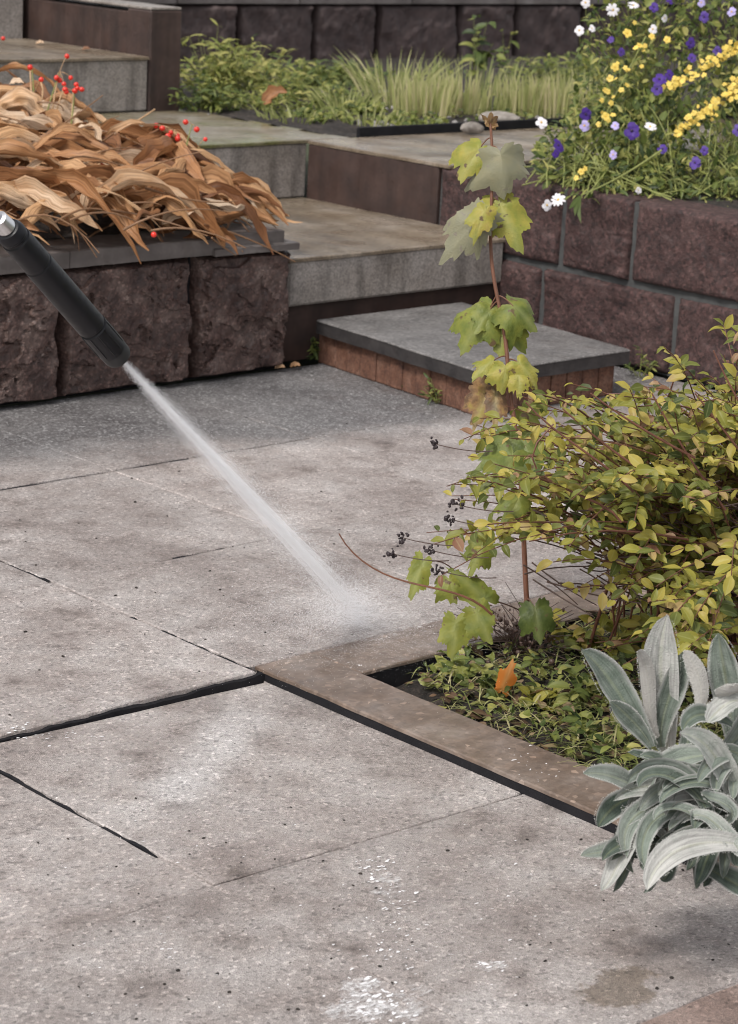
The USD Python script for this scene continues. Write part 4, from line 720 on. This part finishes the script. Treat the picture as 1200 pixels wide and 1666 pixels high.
# ------------------------------------------------------------------ lamb's ears
lb = thing('silver_plant', 'silvery felt-leaved plant spilling over the kerb at lower right', 'plant', onz(1165, 1320, 0))
WL = 3.62
def lamb(pts, w, N, tone, dw=(0, 0, 0), twist=0.0, cup=.25, seed=0, nw=8, fold=.15):
    P = [dep(px, py, WL+d) for (px, py), d in zip(pts, dw if len(dw) == len(pts) else np.linspace(dw[0], dw[-1], len(pts)))]
    path = bez(P, 20); return blade(path, N, w/FPX*WL, W_LAMB, nw, fold=fold, cup=cup, ripple=.08, twist=twist, seed=seed, tone=tone)
U_ = np.array([0, 0, 1.])
LB = [((( 1062, 1215), (1020, 1150), (975, 1085), (946, 1058)), 52, C_+.2*U_, .42, (.05, 0, -.02)), (((1085, 1225), (1078, 1150), (1075, 1060), (1086, 1000)), 62, C_, .95, (.1, .05, .0)), (((1075, 1215), (1080, 1160), (1100, 1100), (1110, 1060)), 44, C_, .45, (.08, .03, .03)),
  (((1070, 1200), (1055, 1130), (1048, 1075), (1038, 1058)), 26, -C_, .9, (.06, .03, 0)), (((1135, 1165), (1140, 1120), (1130, 1085), (1112, 1058)), 30, -C_, .9, (0, 0, 0)), (((1190, 1210), (1185, 1140), (1175, 1075), (1168, 1030)), 54, C_, .5, (.06, .02, .0)), (((1060, 1215), (1035, 1180), (1010, 1155), (992, 1140)), 34, C_-.3*RT, .45, (.02, 0, -.03)),
  (((1215, 1330), (1185, 1270), (1150, 1215), (1105, 1192)), 46, C_+.6*U_, .8, (-.05, -.12, -.14)), (((1075, 1305), (1040, 1285), (1000, 1265), (948, 1258)), 38, C_+.9*U_, .62, (0, -.06, -.1)), (((1040, 1300), (1075, 1250), (1110, 1235), (1160, 1228)), 46, C_+.7*U_, .55, (-.02, -.06, -.06)),
  (((1215, 1150), (1195, 1140), (1175, 1150), (1150, 1175)), 36, C_+U_, .9, (-.02, -.05, -.05)), (((1215, 1120), (1200, 1125), (1185, 1128), (1165, 1120)), 34, -C_+U_, .95, (-.02, -.05, -.05)), (((1190, 1180), (1160, 1165), (1130, 1165), (1110, 1190)), 36, C_+U_, .3, (0, -.05, -.06)),
  (((1130, 1330), (1080, 1310), (1030, 1330), (1020, 1395)), 36, C_+.8*U_, .6, (-.05, -.1, -.12)), (((1145, 1335), (1090, 1320), (1055, 1345), (1048, 1410)), 32, C_+.8*U_, .5, (-.06, -.13, -.15)), (((1100, 1325), (1050, 1315), (1020, 1345), (1030, 1420)), 26, C_+.6*U_, .35, (-.04, -.1, -.1)),
  (((1065, 1360), (1030, 1375), (985, 1385), (944, 1392)), 30, C_+.8*U_, .6, (-.05, -.09, -.1)), (((1225, 1380), (1160, 1370), (1090, 1390), (1052, 1448)), 48, C_+.5*U_, 1.0, (-.12, -.2, -.2)), (((1130, 1400), (1165, 1420), (1200, 1440), (1240, 1470)), 44, C_+U_, .2, (-.08, -.1, -.1)), (((1100, 1340), (1150, 1330), (1190, 1370), (1230, 1400)), 30, C_+U_, .75, (-.1, -.15, -.15)),
  (((1180, 1340), (1190, 1320), (1160, 1300), (1140, 1290)), 30, C_+U_, .6, (-.1, -.12, -.12)), (((1090, 1290), (1070, 1310), (1050, 1330), (1010, 1310)), 36, C_+U_, .15, (0, -.03, -.05)), (((1060, 1300), (1020, 1300), (990, 1320), (972, 1345)), 40, C_+U_, .1, (0, -.03, -.05)), (((1215, 1250), (1190, 1235), (1175, 1245), (1165, 1290)), 30, C_, .55, (-.05, -.1, -.1)),
  (((1150, 1290), (1140, 1250), (1120, 1220), (1140, 1180)), 36, C_, .4, (0, 0, 0)), (((1130, 1290), (1085, 1270), (1070, 1240), (1040, 1230)), 30, C_+U_, .35, (0, -.03, -.05)), (((1190, 1320), (1210, 1280), (1225, 1230), (1230, 1180)), 44, C_, .6, (0, -.02, -.02)), (((1160, 1240), (1205, 1190), (1230, 1150), (1250, 1100)), 44, C_, .6, (.02, .02, .02)), (((1090, 1330), (1060, 1370), (1035, 1390), (1010, 1385)), 24, C_+U_, .3, (-.05, -.08, -.08)), (((1120, 1350), (1090, 1400), (1080, 1430), (1070, 1425)), 26, C_+U_, .25, (-.06, -.1, -.1))]
for k, (pts, w, N, tn, dw) in enumerate(LB): obj('leaf', lamb(pts, w, N, tn, dw, seed=k, twist=rng.uniform(-.5, .5)), LAMB, lb, label='pale curled leaf' if tn > .93 else None)
hr = np.random.default_rng(19)
for k in range(46):
    bx, by = hr.uniform(1085, 1215), hr.uniform(1290, 1390); tx, ty = hr.uniform(965, 1230), hr.uniform(1270, 1455)
    if tx < 1040: ty = min(ty, 1400)
    if tx > bx-20 and hr.random() < .6: tx = bx-hr.uniform(40, 120)
    mx, my = (bx+tx)/2, min(by, ty)-hr.uniform(5, 45); d0 = -.02-.0006*(by-1280)
    LB_ = lamb(((bx, by), (mx, my), (tx+(mx-tx)*.25, ty-18), (tx, ty)), hr.uniform(20, 36), C_+U_*hr.uniform(.2, 1.2)+hr.normal(0, .25, 3), float(np.clip(hr.normal(.5, .25), .05, .92)), (d0, d0-.05, d0-.06), seed=60+k, twist=hr.uniform(-.8, .8), cup=hr.uniform(.1, .7))
    LB_[0][:, 2] = np.maximum(LB_[0][:, 2], .006); obj('leaf', LB_, LAMB, lb)
# more leaves in the heart of the clump and on its far side
hr = np.random.default_rng(9); heart = onz(1165, 1300, .03)
for k in range(38):
    a = hr.uniform(0, 2*np.pi); out = np.array([math.cos(a), math.sin(a), 0]); L = hr.uniform(.09, .16); up_ = hr.uniform(.1, .9)
    b_ = heart + out*hr.uniform(.01, .07); c_ = b_ + (out*(1-up_*.5)+U_*up_)*L*.6; d_ = b_ + out*L*(1.1-up_*.4) + U_*L*(up_*1.1-.35); d_[2] = max(d_[2], .02)
    obj('leaf', blade(bez([b_, c_, d_], 12), U_+.3*TOCAM+hr.normal(0, .2, 3), hr.uniform(.03, .045), W_LAMB, 6, fold=.15, cup=.3, ripple=.1, seed=k, tone=float(hr.uniform(.1, .6)), twist=hr.uniform(-.5, .5)), LAMB, lb)
fz = np.random.default_rng(4); FC, FP = [], []
for (pts, w, N, tn, dw) in LB:
    v_ = lamb(pts, w, N, tn, dw, cup=.25)[0].reshape(20, 9, 3)
    for side in (0, 8):
        for _ in range(150):
            i = fz.integers(1, 19); f_ = fz.random(); p = v_[i, side]*(1-f_)+v_[min(i+1, 19), side]*f_; o = nrm(v_[i, side]-v_[i, 4])*.0011 + fz.normal(0, .0007, 3); FP += [p, p+o*.6, p+o+fz.normal(0, .0003, 3)]; FC.append(3)
fc = UsdGeom.BasisCurves.Define(stage, numbered(lb, 'felt_hairs')); fc.CreateTypeAttr('linear'); fc.CreateCurveVertexCountsAttr(FC); fc.CreatePointsAttr(Vt.Vec3fArray.FromNumpy((np.array(FP)-LOC[lb]).astype(np.float32))); fc.CreateWidthsAttr(Vt.FloatArray([.00035])); fc.SetWidthsInterpolation('constant')
UsdShade.MaterialBindingAPI.Apply(fc.GetPrim()).Bind(P_FELT); tag(fc.GetPrim(), kind='stuff')
obj('stems', cat_([tube(bez([heart+hr.normal(0, .03, 3)*[1, 1, 0]-U_*.05, dep(px, py, WL+.03)], 5), .004, .003, 6) for px, py in ((1062, 1215), (1085, 1225), (1190, 1210), (1160, 1240), (1135, 1165))]), STEM_GREEN, lb)

# ------------------------------------------------------------------ litter, weeds and herbs in the lower bed
r = np.random.default_rng(33)
def low_pts(n, poly):
    q = inpoly(poly, n, r); P = np.array([onz(x, y, -.03) for x, y in q]); P[:, 2] = LOWSOIL(P[:, 0], P[:, 1])+r.uniform(.0, .03, n); return P[(P[:, 1] < 3.27) & (P[:, 0] > 3.13)]
bedpoly = [(618, 1090), (800, 1042), (1230, 960), (1240, 1300), (1000, 1285), (800, 1185)]
P = low_pts(900, bedpoly); n = len(P); D = r.normal(0, 1, (n, 3))*[1, 1, .2]
obj('leaf_litter', swarm(T_OVAL[0], P, D, nrm(U_+r.normal(0, .45, (n, 3))), r.uniform(.015, .042, n), r.uniform(0, 1, n)), LITTER, kind='stuff', label='fallen leaves and litter covering the soil of the kerbed bed', cat='leaf litter')
P = low_pts(1500, bedpoly); n = len(P); ms = []
for p in P:
    a = r.uniform(0, 6.28); L = r.uniform(.03, .10); d = np.array([math.cos(a), math.sin(a), 0]); ms.append(blade(bez([p, p+d*L*.5+U_*L*.35, p+d*L+U_*r.uniform(-.005, .02)], 5), U_, r.uniform(.002, .005), W_GRASS, 2, seed=1, tone=r.uniform(.1, 1)))
obj('dry_grass', cat_(ms), GRASSM, kind='stuff', label='straw and thin grass blades lying over the bed soil', cat='grass')
def herb(label, cat, base, n, hgt, spread, leaf, size, tone, material=WEED, stemmat=STEM_GREEN, name='weed', group=None, seed=0, upright=.6, T=T_OVAL):
    rs = np.random.default_rng(seed+500); t = thing(name, label, cat, base, group)
    st, LP, LD, LN = [], [], [], []
    for k in range(n):
        a = rs.uniform(0, 6.28); o = np.array([math.cos(a), math.sin(a), 0])*spread*rs.random()**.6; h_ = hgt*rs.uniform(.5, 1)*(1-.5*(np.linalg.norm(o)/max(spread, 1e-6))**2)
        p = bez([base+o*.25, base+o*.5+U_*h_*.6, base+o+U_*h_], 7); st.append(tube(p, .0016, .0008, 4))
        for j in range(leaf):
            q = p[2+int(rs.integers(0, 5))]+rs.normal(0, .003, 3); b = rs.uniform(0, 6.28); LP.append(q); LD.append([math.cos(b), math.sin(b), rs.normal(.25, .4)]); LN.append(nrm(U_+.4*TOCAM+rs.normal(0, .4, 3)))
    m_ = len(LP); ii = np.arange(m_) % 3; LP, LD, LN = map(np.array, (LP, LD, LN)); S = rs.uniform(size*.6, size*1.3, m_); tn = np.clip(rs.normal(tone, .2, m_), 0, 1)
    obj('stems', cat_(st), stemmat, t); obj('leaves', cat_([swarm(T[k], LP[ii == k], LD[ii == k], LN[ii == k], S[ii == k], tn[ii == k]) for k in range(3)]), material, t, kind='stuff')
    return t
for k, (px, py, n, hh, sp_, lf, sz, tn, lab) in enumerate(((735, 1100, 5, .05, .04, 3, .04, .6, 'bright green seedling in the inner corner of the kerb'), (880, 1145, 8, .05, .07, 4, .036, .55, 'low green herb in the bed beyond the orange leaf'), (800, 1125, 7, .04, .08, 4, .034, .5, 'small herb just below the orange fallen leaf'), (960, 1150, 10, .09, .09, 4, .036, .6, 'leafy herb left of the silver plant'), (1010, 1070, 12, .12, .12, 5, .04, .55, 'leafy herb behind the upright silver leaves'), (1100, 1040, 12, .12, .14, 5, .04, .58, 'broad leafy herb under the shrub at the right'), (930, 1060, 10, .1, .1, 5, .038, .5, 'herb with yellowing leaves behind the sapling foot'), (960, 1200, 8, .04, .07, 4, .03, .4, 'low herb along the kerb by the silver plant'))):
    b = onz(px, py, -.03); herb(lab, 'herb', b, n, hh, sp_, lf, sz, tn, BUSHLEAF if k in (1, 4, 6) else WEED, seed=k, name='herb')
P = low_pts(900, [(640, 1092), (760, 1070), (1000, 1060), (1230, 1040), (1240, 1290), (1000, 1280), (800, 1182)]); n = len(P)
obj('ground_cover', swarm(T_OVAL[1], P+U_*r.uniform(0, .04, n)[:, None], r.normal(0, 1, (n, 3))*[1, 1, .4], nrm(U_+.4*TOCAM+r.normal(0, .5, (n, 3))), r.uniform(.010, .032, n), r.uniform(.15, .95, n)), WEED, kind='stuff', label='small green ground cover plants in the kerbed bed', cat='ground cover')
ol = onz(822, 1106, .0); obj('fallen_leaf', mapleleaf((815, 1128), (830, 1082), .052, C_+.8*U_, .6, .55, 77, depth(ol)-WM-.02), ORANGE, label='bright orange fallen leaf on the soil of the kerbed bed', cat='leaf')
# brown dead clump at the sapling foot
rs = np.random.default_rng(3); c0 = onz(850, 1070, -.03)
t = thing('dead_clump', 'dark brown dead flower clump at the foot of the sapling', 'dead plant', c0)
obj('dry_stems', cat_([tube(bez([c0+rs.normal(0, .02, 3)*[1, 1, 0], c0+rs.normal(0, .04, 3)*[1, 1, .2]+U_*.05, c0+rs.normal(0, .07, 3)*[1, 1, .3]+U_*rs.uniform(.03, .11)], 6), .0014, .0008, 4) for _ in range(70)]), STEM_DARK, t, kind='stuff')
obj('dry_heads', blobs(c0+rs.normal(0, .05, (90, 3))*[1, 1, .35]+U_*.06, rs.uniform(.002, .005, 90), rs.uniform(.5, 1.6, (90, 3)), trimesh.creation.icosphere(1)), STEM_DARK, t, kind='stuff')
# weeds at the foot of the low step and by the wall end
for k, (px, py, n, hh, sp_, lab) in enumerate(((715, 655, 12, .10, .07, 'small green weed in front of the low step bricks'), (515, 585, 8, .10, .03, 'grassy weed in the corner between wall end and low step'), (660, 632, 3, .03, .03, 'tiny sprig at the low step foot left of the bigger weed'), (1040, 612, 9, .09, .08, 'weed between the low step and the reddish block wall'))):
    herb(lab, 'weed', onz(px, py, .0), n, hh, sp_, 5, .034, .4, WEED, seed=40+k, T=T_NARROW)

# ------------------------------------------------------------------ back bed: leafy weeds, grass tufts
def tuft(label, base, n, hgt, spread, tone, seed, lean=.15, wd=.009):
    rs = np.random.default_rng(seed); ms = []
    for k in range(n):
        a = rs.uniform(0, 6.28); o = np.array([math.cos(a), math.sin(a), 0]); s0 = base+o*spread*math.sqrt(rs.random()); h_ = hgt*rs.uniform(.55, 1.1); ln_ = o*h_*lean*rs.uniform(.2, 2)
        ms.append(blade(bez([s0, s0+U_*h_*.6+ln_*.3, s0+U_*h_*.95+ln_], 5), nrm(TOCAM+rs.normal(0, .5, 3)), wd*rs.uniform(.7, 1.3), W_GRASS, 2, fold=.3, tone=float(np.clip(rs.normal(tone, .18), 0, 1))))
    t = thing('grass_tuft', label, 'grass', base); obj('blades', cat_(ms), GRASSM, t, kind='stuff'); return t
BB = .572
for k, (px, py, n, hh, sp_, tn, lab, ln_) in enumerate(((560, 188, 90, .13, .12, .5, 'low sparse grass at the left of the pale tufts', .5), (640, 178, 90, .26, .14, .66, 'arching grass tuft with long leaning blades left of the upright tufts', .5), (690, 192, 200, .20, .14, .78, 'pale upright grass tuft behind the black edging, first from left', .12), (752, 190, 190, .20, .12, .74, 'pale upright grass tuft left of the tall weed', .12), (800, 188, 70, .12, .12, .55, 'pale grass tuft below the tall leafy weed', .15), (850, 190, 190, .19, .12, .72, 'dense pale grass tuft right of the tall weed', .12), (905, 192, 200, .20, .13, .76, 'pale grass tuft nearest the flower mound', .12), (960, 180, 160, .20, .18, .6, 'grass tuft half hidden behind the flower mound', .15), (600, 205, 60, .08, .16, .5, 'short green grass at the bed edge beside the terrace', .5), (480, 200, 70, .07, .16, .45, 'short grass at the left bed edge by the mossy tread', .6), (760, 150, 80, .17, .3, .5, 'grass row at the foot of the back wall', .2), (640, 140, 70, .14, .3, .45, 'shaded grass at the foot of the back wall, left part', .3))):
    tuft(lab, onz(px, py, BB), n, hh, sp_, tn, 700+k, ln_)
for k, (px, py, n, hh, sp_, lf, sz, tn, lab, T) in enumerate(((345, 165, 60, .34, .26, 9, .06, .72, 'tall bushy yellow-green weed beside the cheek wall pier', T_NARROW), (400, 150, 60, .26, .28, 9, .055, .75, 'bushy weed with yellowing leaves in front of the back wall', T_NARROW), (330, 185, 40, .16, .2, 9, .05, .4, 'dark green low weed at the foot of the pier', T_NARROW), (430, 185, 46, .13, .24, 8, .045, .68, 'low spreading weed at the bed edge by the mossy tread', T_NARROW), (480, 170, 46, .15, .22, 8, .045, .64, 'low weed around the brown curled leaf', T_NARROW), (540, 175, 36, .11, .2, 8, .04, .4, 'low green weed left of the arching grass', T_NARROW), (520, 200, 30, .07, .18, 8, .035, .55, 'ground-hugging weed on dark soil at the terrace edge', T_OVAL), (600, 195, 34, .08, .2, 8, .035, .55, 'creeping weed before the arching grass', T_OVAL), (680, 210, 26, .06, .16, 7, .032, .5, 'creeping weed just behind the black edging', T_OVAL), (770, 135, 7, .36, .10, 6, .075, .35, 'tall weed with pointed leaves rising before the back wall', T_OVAL), (820, 128, 5, .30, .10, 5, .06, .4, 'second tall thin weed right of the tallest one', T_OVAL), (500, 140, 46, .14, .3, 8, .05, .5, 'weeds at the wall foot behind the curled leaf', T_NARROW), (560, 140, 40, .12, .3, 8, .045, .45, 'weeds at the wall foot left of the arching grass', T_OVAL), (900, 145, 46, .2, .3, 8, .05, .5, 'leafy weeds at the wall foot behind the right grass tufts', T_NARROW), (960, 140, 46, .24, .3, 8, .05, .5, 'leafy weeds at the wall foot behind the flower mound', T_NARROW))):
    herb(lab, 'weed', onz(px, py, BB), n, hh, sp_, lf, sz, tn, WEED, seed=80+k, T=T, name='weed')
# the brown curled leaf, bark pieces and a stone lying in the back bed
p = onz(447, 160, .66); obj('curled_leaf', blade(bez([p-RT*.045-U_*.03, p+U_*.03, p+RT*.05+U_*.02], 10), TOCAM+U_, .07, W_ELL, 6, cup=.8, ripple=.3, tone=.45, noise=.01), HOSTA, label='curled brown leaf caught on the weeds of the back bed', cat='leaf')
for (px, py, sx, sy, lab) in ((812, 193, .095, .03, 'grey weathered bark piece behind the black edging'), (768, 208, .055, .022, 'smaller grey bark piece beside the edging')):
    p = onz(px, py, .61); b = trimesh.creation.icosphere(3); v = b.vertices*np.array([sx, sx*.45, sy]); v = v@np.array([[RT[0], RT[1], 0], [-RT[1], RT[0], 0], [0, 0, 1]]); v += .02*(np.stack([meshkit.fbm(v*25+k*5, 3, k) for k in range(3)], 1)-.5); obj('bark_piece', (v+p, b.faces), WOODCHIP, label=lab, cat='bark')
r = np.random.default_rng(5); q = inpoly([(310, 188), (560, 190), (600, 215), (740, 212), (940, 200), (940, 150), (560, 150), (320, 165)], 260, r); P = np.array([onz(x, y, BB+.01) for x, y in q]); obj('pebbles', blobs(P, r.uniform(.006, .02, len(P)), r.uniform(.6, 1.2, (len(P), 3)), trimesh.creation.icosphere(1)), PEBBLE, kind='stuff', label='small stones scattered on the back bed soil', cat='pebbles')
r = np.random.default_rng(6); q = inpoly([(300, 185), (560, 185), (600, 215), (740, 212), (940, 200), (940, 130), (560, 130), (300, 140)], 500, r); P = np.array([onz(x, y, BB+.01) for x, y in q]); n = len(P)
obj('ground_cover', swarm(T_OVAL[0], P+U_*r.uniform(0, .05, n)[:, None], r.normal(0, 1, (n, 3))*[1, 1, .4], nrm(U_+.6*TOCAM+r.normal(0, .4, (n, 3))), r.uniform(.02, .045, n), r.uniform(.1, .9, n)), WEED, kind='stuff', label='green ground cover of small leaves over the back bed', cat='ground cover')

# ------------------------------------------------------------------ flower mound on the right wall
def petals(c, N, R, kind, rs):
    """five-petalled flower facing N"""
    N = nrm(N); A = nrm(np.cross(N, [0.1, .2, 1.])); B = np.cross(N, A); ms = []
    spec = {'pansy': ((90, 1.15, 1.05), (140, 1.1, .95), (20, 1.0, .95), (200, 1.0, .9), (-90, 1.05, 1.1)), 'daisy': tuple((a, 1, .42) for a in range(0, 360, 33)), 'open': tuple((a, 1, .85) for a in range(0, 360, 72))}[kind]
    for k, (a, L, w) in enumerate(spec):
        a = math.radians(a+rs.normal(0, 6)); d = np.cos(a)*A+np.sin(a)*B; base = c+N*.0006*k
        ms.append(blade(bez([base, base+d*R*L*.55+N*R*.18, base+d*R*L+N*R*rs.uniform(-.15, .15)], 6), N, R*w*1.05, lambda t: np.sin(np.pi*np.clip(.12+.8*t, 0, 1))**.6, 4, ripple=.12, seed=k))
    return cat_(ms)
r = np.random.default_rng(77)
def mound_w(px, py): return 8.05 + (310-py)*.0022 + .0002*(1100-px)
plants = [('pansy_plant', 'pansy plant with purple flowers at the left end of the flower mound', 'flowering plant', [(868, 250), (900, 205), (960, 170), (1010, 190), (1010, 320), (940, 340), (885, 290)], (960, 300)),
          ('pansy_plant', 'tall pansy plant with white and violet flowers at the top of the mound', 'flowering plant', [(925, 190), (945, 60), (985, -60), (1120, -60), (1110, 170), (990, 195)], (1040, 190)),
          ('pansy_plant', 'pansy plant in the middle of the mound with purple flowers by the yellow spray', 'flowering plant', [(1000, 180), (1100, 140), (1120, 330), (1010, 330)], (1060, 300)),
          ('pansy_plant', 'pansy plant at the right edge of the mound trailing over the wall', 'flowering plant', [(1100, 180), (1270, 120), (1270, 350), (1190, 340), (1110, 320)], (1180, 310)),
          ('pansy_plant', 'pansy plant high at the right edge above the yellow sprays', 'flowering plant', [(1100, -60), (1280, -60), (1280, 150), (1100, 150)], (1200, 180))]
pl = []
for k, (nm, lab, ct, poly, bp) in enumerate(plants):
    base = onz(bp[0], bp[1], .58); t = thing(nm, lab, ct, base); pl.append((t, poly, base))
    n = 1150; q = inpoly(poly, n, r); P = np.array([dep(x, y, mound_w(x, y)+r.uniform(-.1, .35)) for x, y in q]); P[:, 2] = np.maximum(P[:, 2], .56)
    D = nrm(P-base)+r.normal(0, .6, (n, 3)); i3 = np.arange(n) % 3; S = r.uniform(.022, .055, n); tn = np.clip(r.normal(.44, .34, n), 0, 1); N = nrm(U_*.8+.5*TOCAM+r.normal(0, .5, (n, 3)))
    obj('leaves', cat_([swarm((T_NARROW if j else T_OVAL)[j], P[i3 == j], D[i3 == j], N[i3 == j], S[i3 == j], tn[i3 == j]) for j in range(3)]), WEED, t, kind='stuff')
    obj('stems', cat_([tube(bez([base+r.normal(0, .12, 3)*[1, 1, 0], (base+P[j])/2+r.normal(0, .05, 3)+U_*.06, P[j]], 7), .0028, .0014, 4) for j in range(0, n, 11)]), STEM_GREEN, t, kind='stuff')
FLW = [(907, 237, 'p', 1.18*.021), (903, 250, 'p', 1.18*.012), (952, 186, 'p', 1.18*.019), (950, 205, 'l', .019), (1027, 213, 'p', 1.18*.024), (1072, 130, 'p', 1.18*.022), (1068, 145, 'p', 1.18*.018), (1088, 122, 'p', 1.18*.016), (1077, 243, 'p', 1.18*.016), (1130, 265, 'p', 1.18*.018), (1122, 70, 'p', 1.18*.016), (1166, 83, 'p', 1.18*.014), (1125, 95, 'p', 1.18*.014), (1145, 28, 'p', 1.18*.017), (1063, 12, 'p', 1.18*.015), (1088, 3, 'p', 1.18*.012), (997, 252, 'l', .015), (1200, 212, 'p', 1.18*.018), (1145, 245, 'p', 1.18*.013), (993, 65, 'p', 1.18*.012), (1010, 85, 'p', 1.18*.012), (1190, 20, 'l', .018),
       (996, 17, 'd', .026), (1030, 10, 'd', .022), (952, 5, 'w', .018), (942, 50, 'w', .018), (962, 47, 'w', .014), (880, 200, 'w', .021), (1057, 207, 'w', .022), (908, 326, 'd', .026), (889, 334, 'w', .018), (1061, 48, 'w', .017), (1038, 310, 'w', .011), (1080, 30, 'w', .013), (1000, 205, 'l', .015), (1140, 5, 'l', .015), (1020, 55, 'y', .018), (1000, 110, 'y', .016), (985, 190, 'y', .016), (1060, 60, 'y', .013), (945, 280, 'y', .012), (937, 290, 'y', .010), (951, 275, 'y', .010), (1085, 65, 'y', .014), (1040, 75, 'y', .014), (992, 128, 'y', .014)]
from shapely.geometry import Polygon, Point
for (px, py, kd, R) in FLW:
    c = dep(px, py, mound_w(px, py)-.16); t, _, base = min(pl, key=lambda a: Polygon(a[1]).distance(Point(px, py)))
    N = nrm(TOCAM+U_*.3+r.normal(0, .35, 3)); m_ = {'p': P_PURPLE, 'l': P_LILAC, 'w': P_WHITE, 'd': P_WHITE, 'y': P_YELLOW}[kd]
    fl_ = obj('flower', petals(c, N, R, 'daisy' if kd == 'd' else 'open' if kd == 'y' else 'pansy', r)[:2], m_, t, label={'p': 'purple flower', 'l': 'lilac flower', 'w': 'white flower', 'd': 'white many-petalled flower', 'y': 'yellow flower'}[kd])
    e_ = trimesh.creation.icosphere(1, radius=R*.2); obj('eye', (e_.vertices*1.0+c+N*R*.1, e_.faces), P_GOLD if kd in 'dwl' else P_EYE if kd == 'p' else P_GOLD, fl_)
    obj('flower_stalk', tube(bez([c, c+nrm(base-c)*.04-TOCAM*.03, c+nrm(base-c)*.12-TOCAM*.14], 6), .0016, .0018, 4), STEM_GREEN, t)
for lab, a, b_, n, wd in (('bright yellow flower spray slanting across the front of the mound', (1098, 218), (1230, 118), 150, 16), ('upper yellow flower spray above the bright one', (1085, 142), (1230, 60), 110, 17), ('loose yellow flower spray at the left of the mound crest', (975, 205), (1050, 60), 20, 30)):
    pa, pb = np.array(a, float), np.array(b_, float); t = thing('yellow_flower_spray', lab, 'flower spray', dep(*pb, mound_w(*pb)))
    sp_ = bez([dep(*(pa+(pb-pa)*s), mound_w(*(pa+(pb-pa)*s))-.13+.02*s) for s in (0, .5, 1)], 8); obj('stem', tube(sp_, .0016, .003, 5), STEM_GREEN, t)
    ms = []
    for k in range(n):
        s = r.random(); q = pa+(pb-pa)*s+r.normal(0, wd*.5*(.45+.75*s), 2); ms.append(petals(dep(q[0], q[1], mound_w(*q)-.15+r.uniform(-.04, .04)), TOCAM+U_*.4+r.normal(0, .5, 3), r.uniform(.007, .012), 'open', r))
    obj('florets', cat_(ms)[:2], P_YELLOW, t, kind='stuff')
t = thing('trailing_stem', 'long pale green stem arching out of the mound over the wall top', 'stem', dep(1075, 245, 7.9)); obj('stem', tube(bez([dep(*q) for q in ((1075, 245, 7.95), (1030, 275, 7.85), (985, 300, 7.78), (945, 318, 7.75))], 12), .0045, .0022, 6), STEM_GREEN, t)
obj('leaf', cat_([blade(bez([dep(945, 318, 7.75), dep(935, 330, 7.72), dep(925+10*k, 340+12*k, 7.7)], 6), TOCAM, .018, tone=.3, seed=k) for k in range(3)]), WEED, t)

# ------------------------------------------------------------------ small things
for k, (px, py, z, lab, tn) in enumerate(((65, 72, .815, 'pale yellow leaf fallen on the highest tread', .95), (140, 82, .815, 'small brown leaf fallen on the highest tread', .3), (27, 138, .72, 'yellow withered leaf at the left among the pale dried leaves', .95), (455, 600, .01, 'pale dry leaf scrap at the wall end foot', .9), (480, 597, .01, 'tan dry leaf scrap between wall end and low step', .7))):
    p = onz(px, py, z) if k != 2 else dep(px, py, W0-.2); s = .035 if k != 2 else .05
    obj('fallen_leaf', blade(bez([p-RT*s*.5, p+U_*s*.25, p+RT*s*.5+U_*.004], 7), U_+.5*TOCAM, s*.75, W_ELL, 4, cup=.5, ripple=.2, tone=tn, seed=k), HOSTA, label=lab, cat='leaf')
# dark grit lying on the paving
r = np.random.default_rng(8); q = np.vstack([inpoly([(0, 1100), (1200, 1400), (1200, 1666), (0, 1666)], 90, r), inpoly([(0, 760), (600, 680), (700, 1000), (0, 1200)], 70, r)])
P = []
for x, y in q:
    p = onz(x, y, 0)
    if p[0] > 2.95 and p[1] < 3.45: continue
    p[2] = .001 if not (p[0] < 2.96 and p[1] < 3.41) else tilt_low(p[0], p[1])+.001
    P.append(p)
P = np.array(P); obj('grit', blobs(P, r.uniform(.0008, .0028, len(P)), r.uniform(.6, 1.8, (len(P), 3))*[1, 1, .5], ico1), SOIL, kind='stuff', label='dark crumbs of soil scattered over the paving', cat='grit')
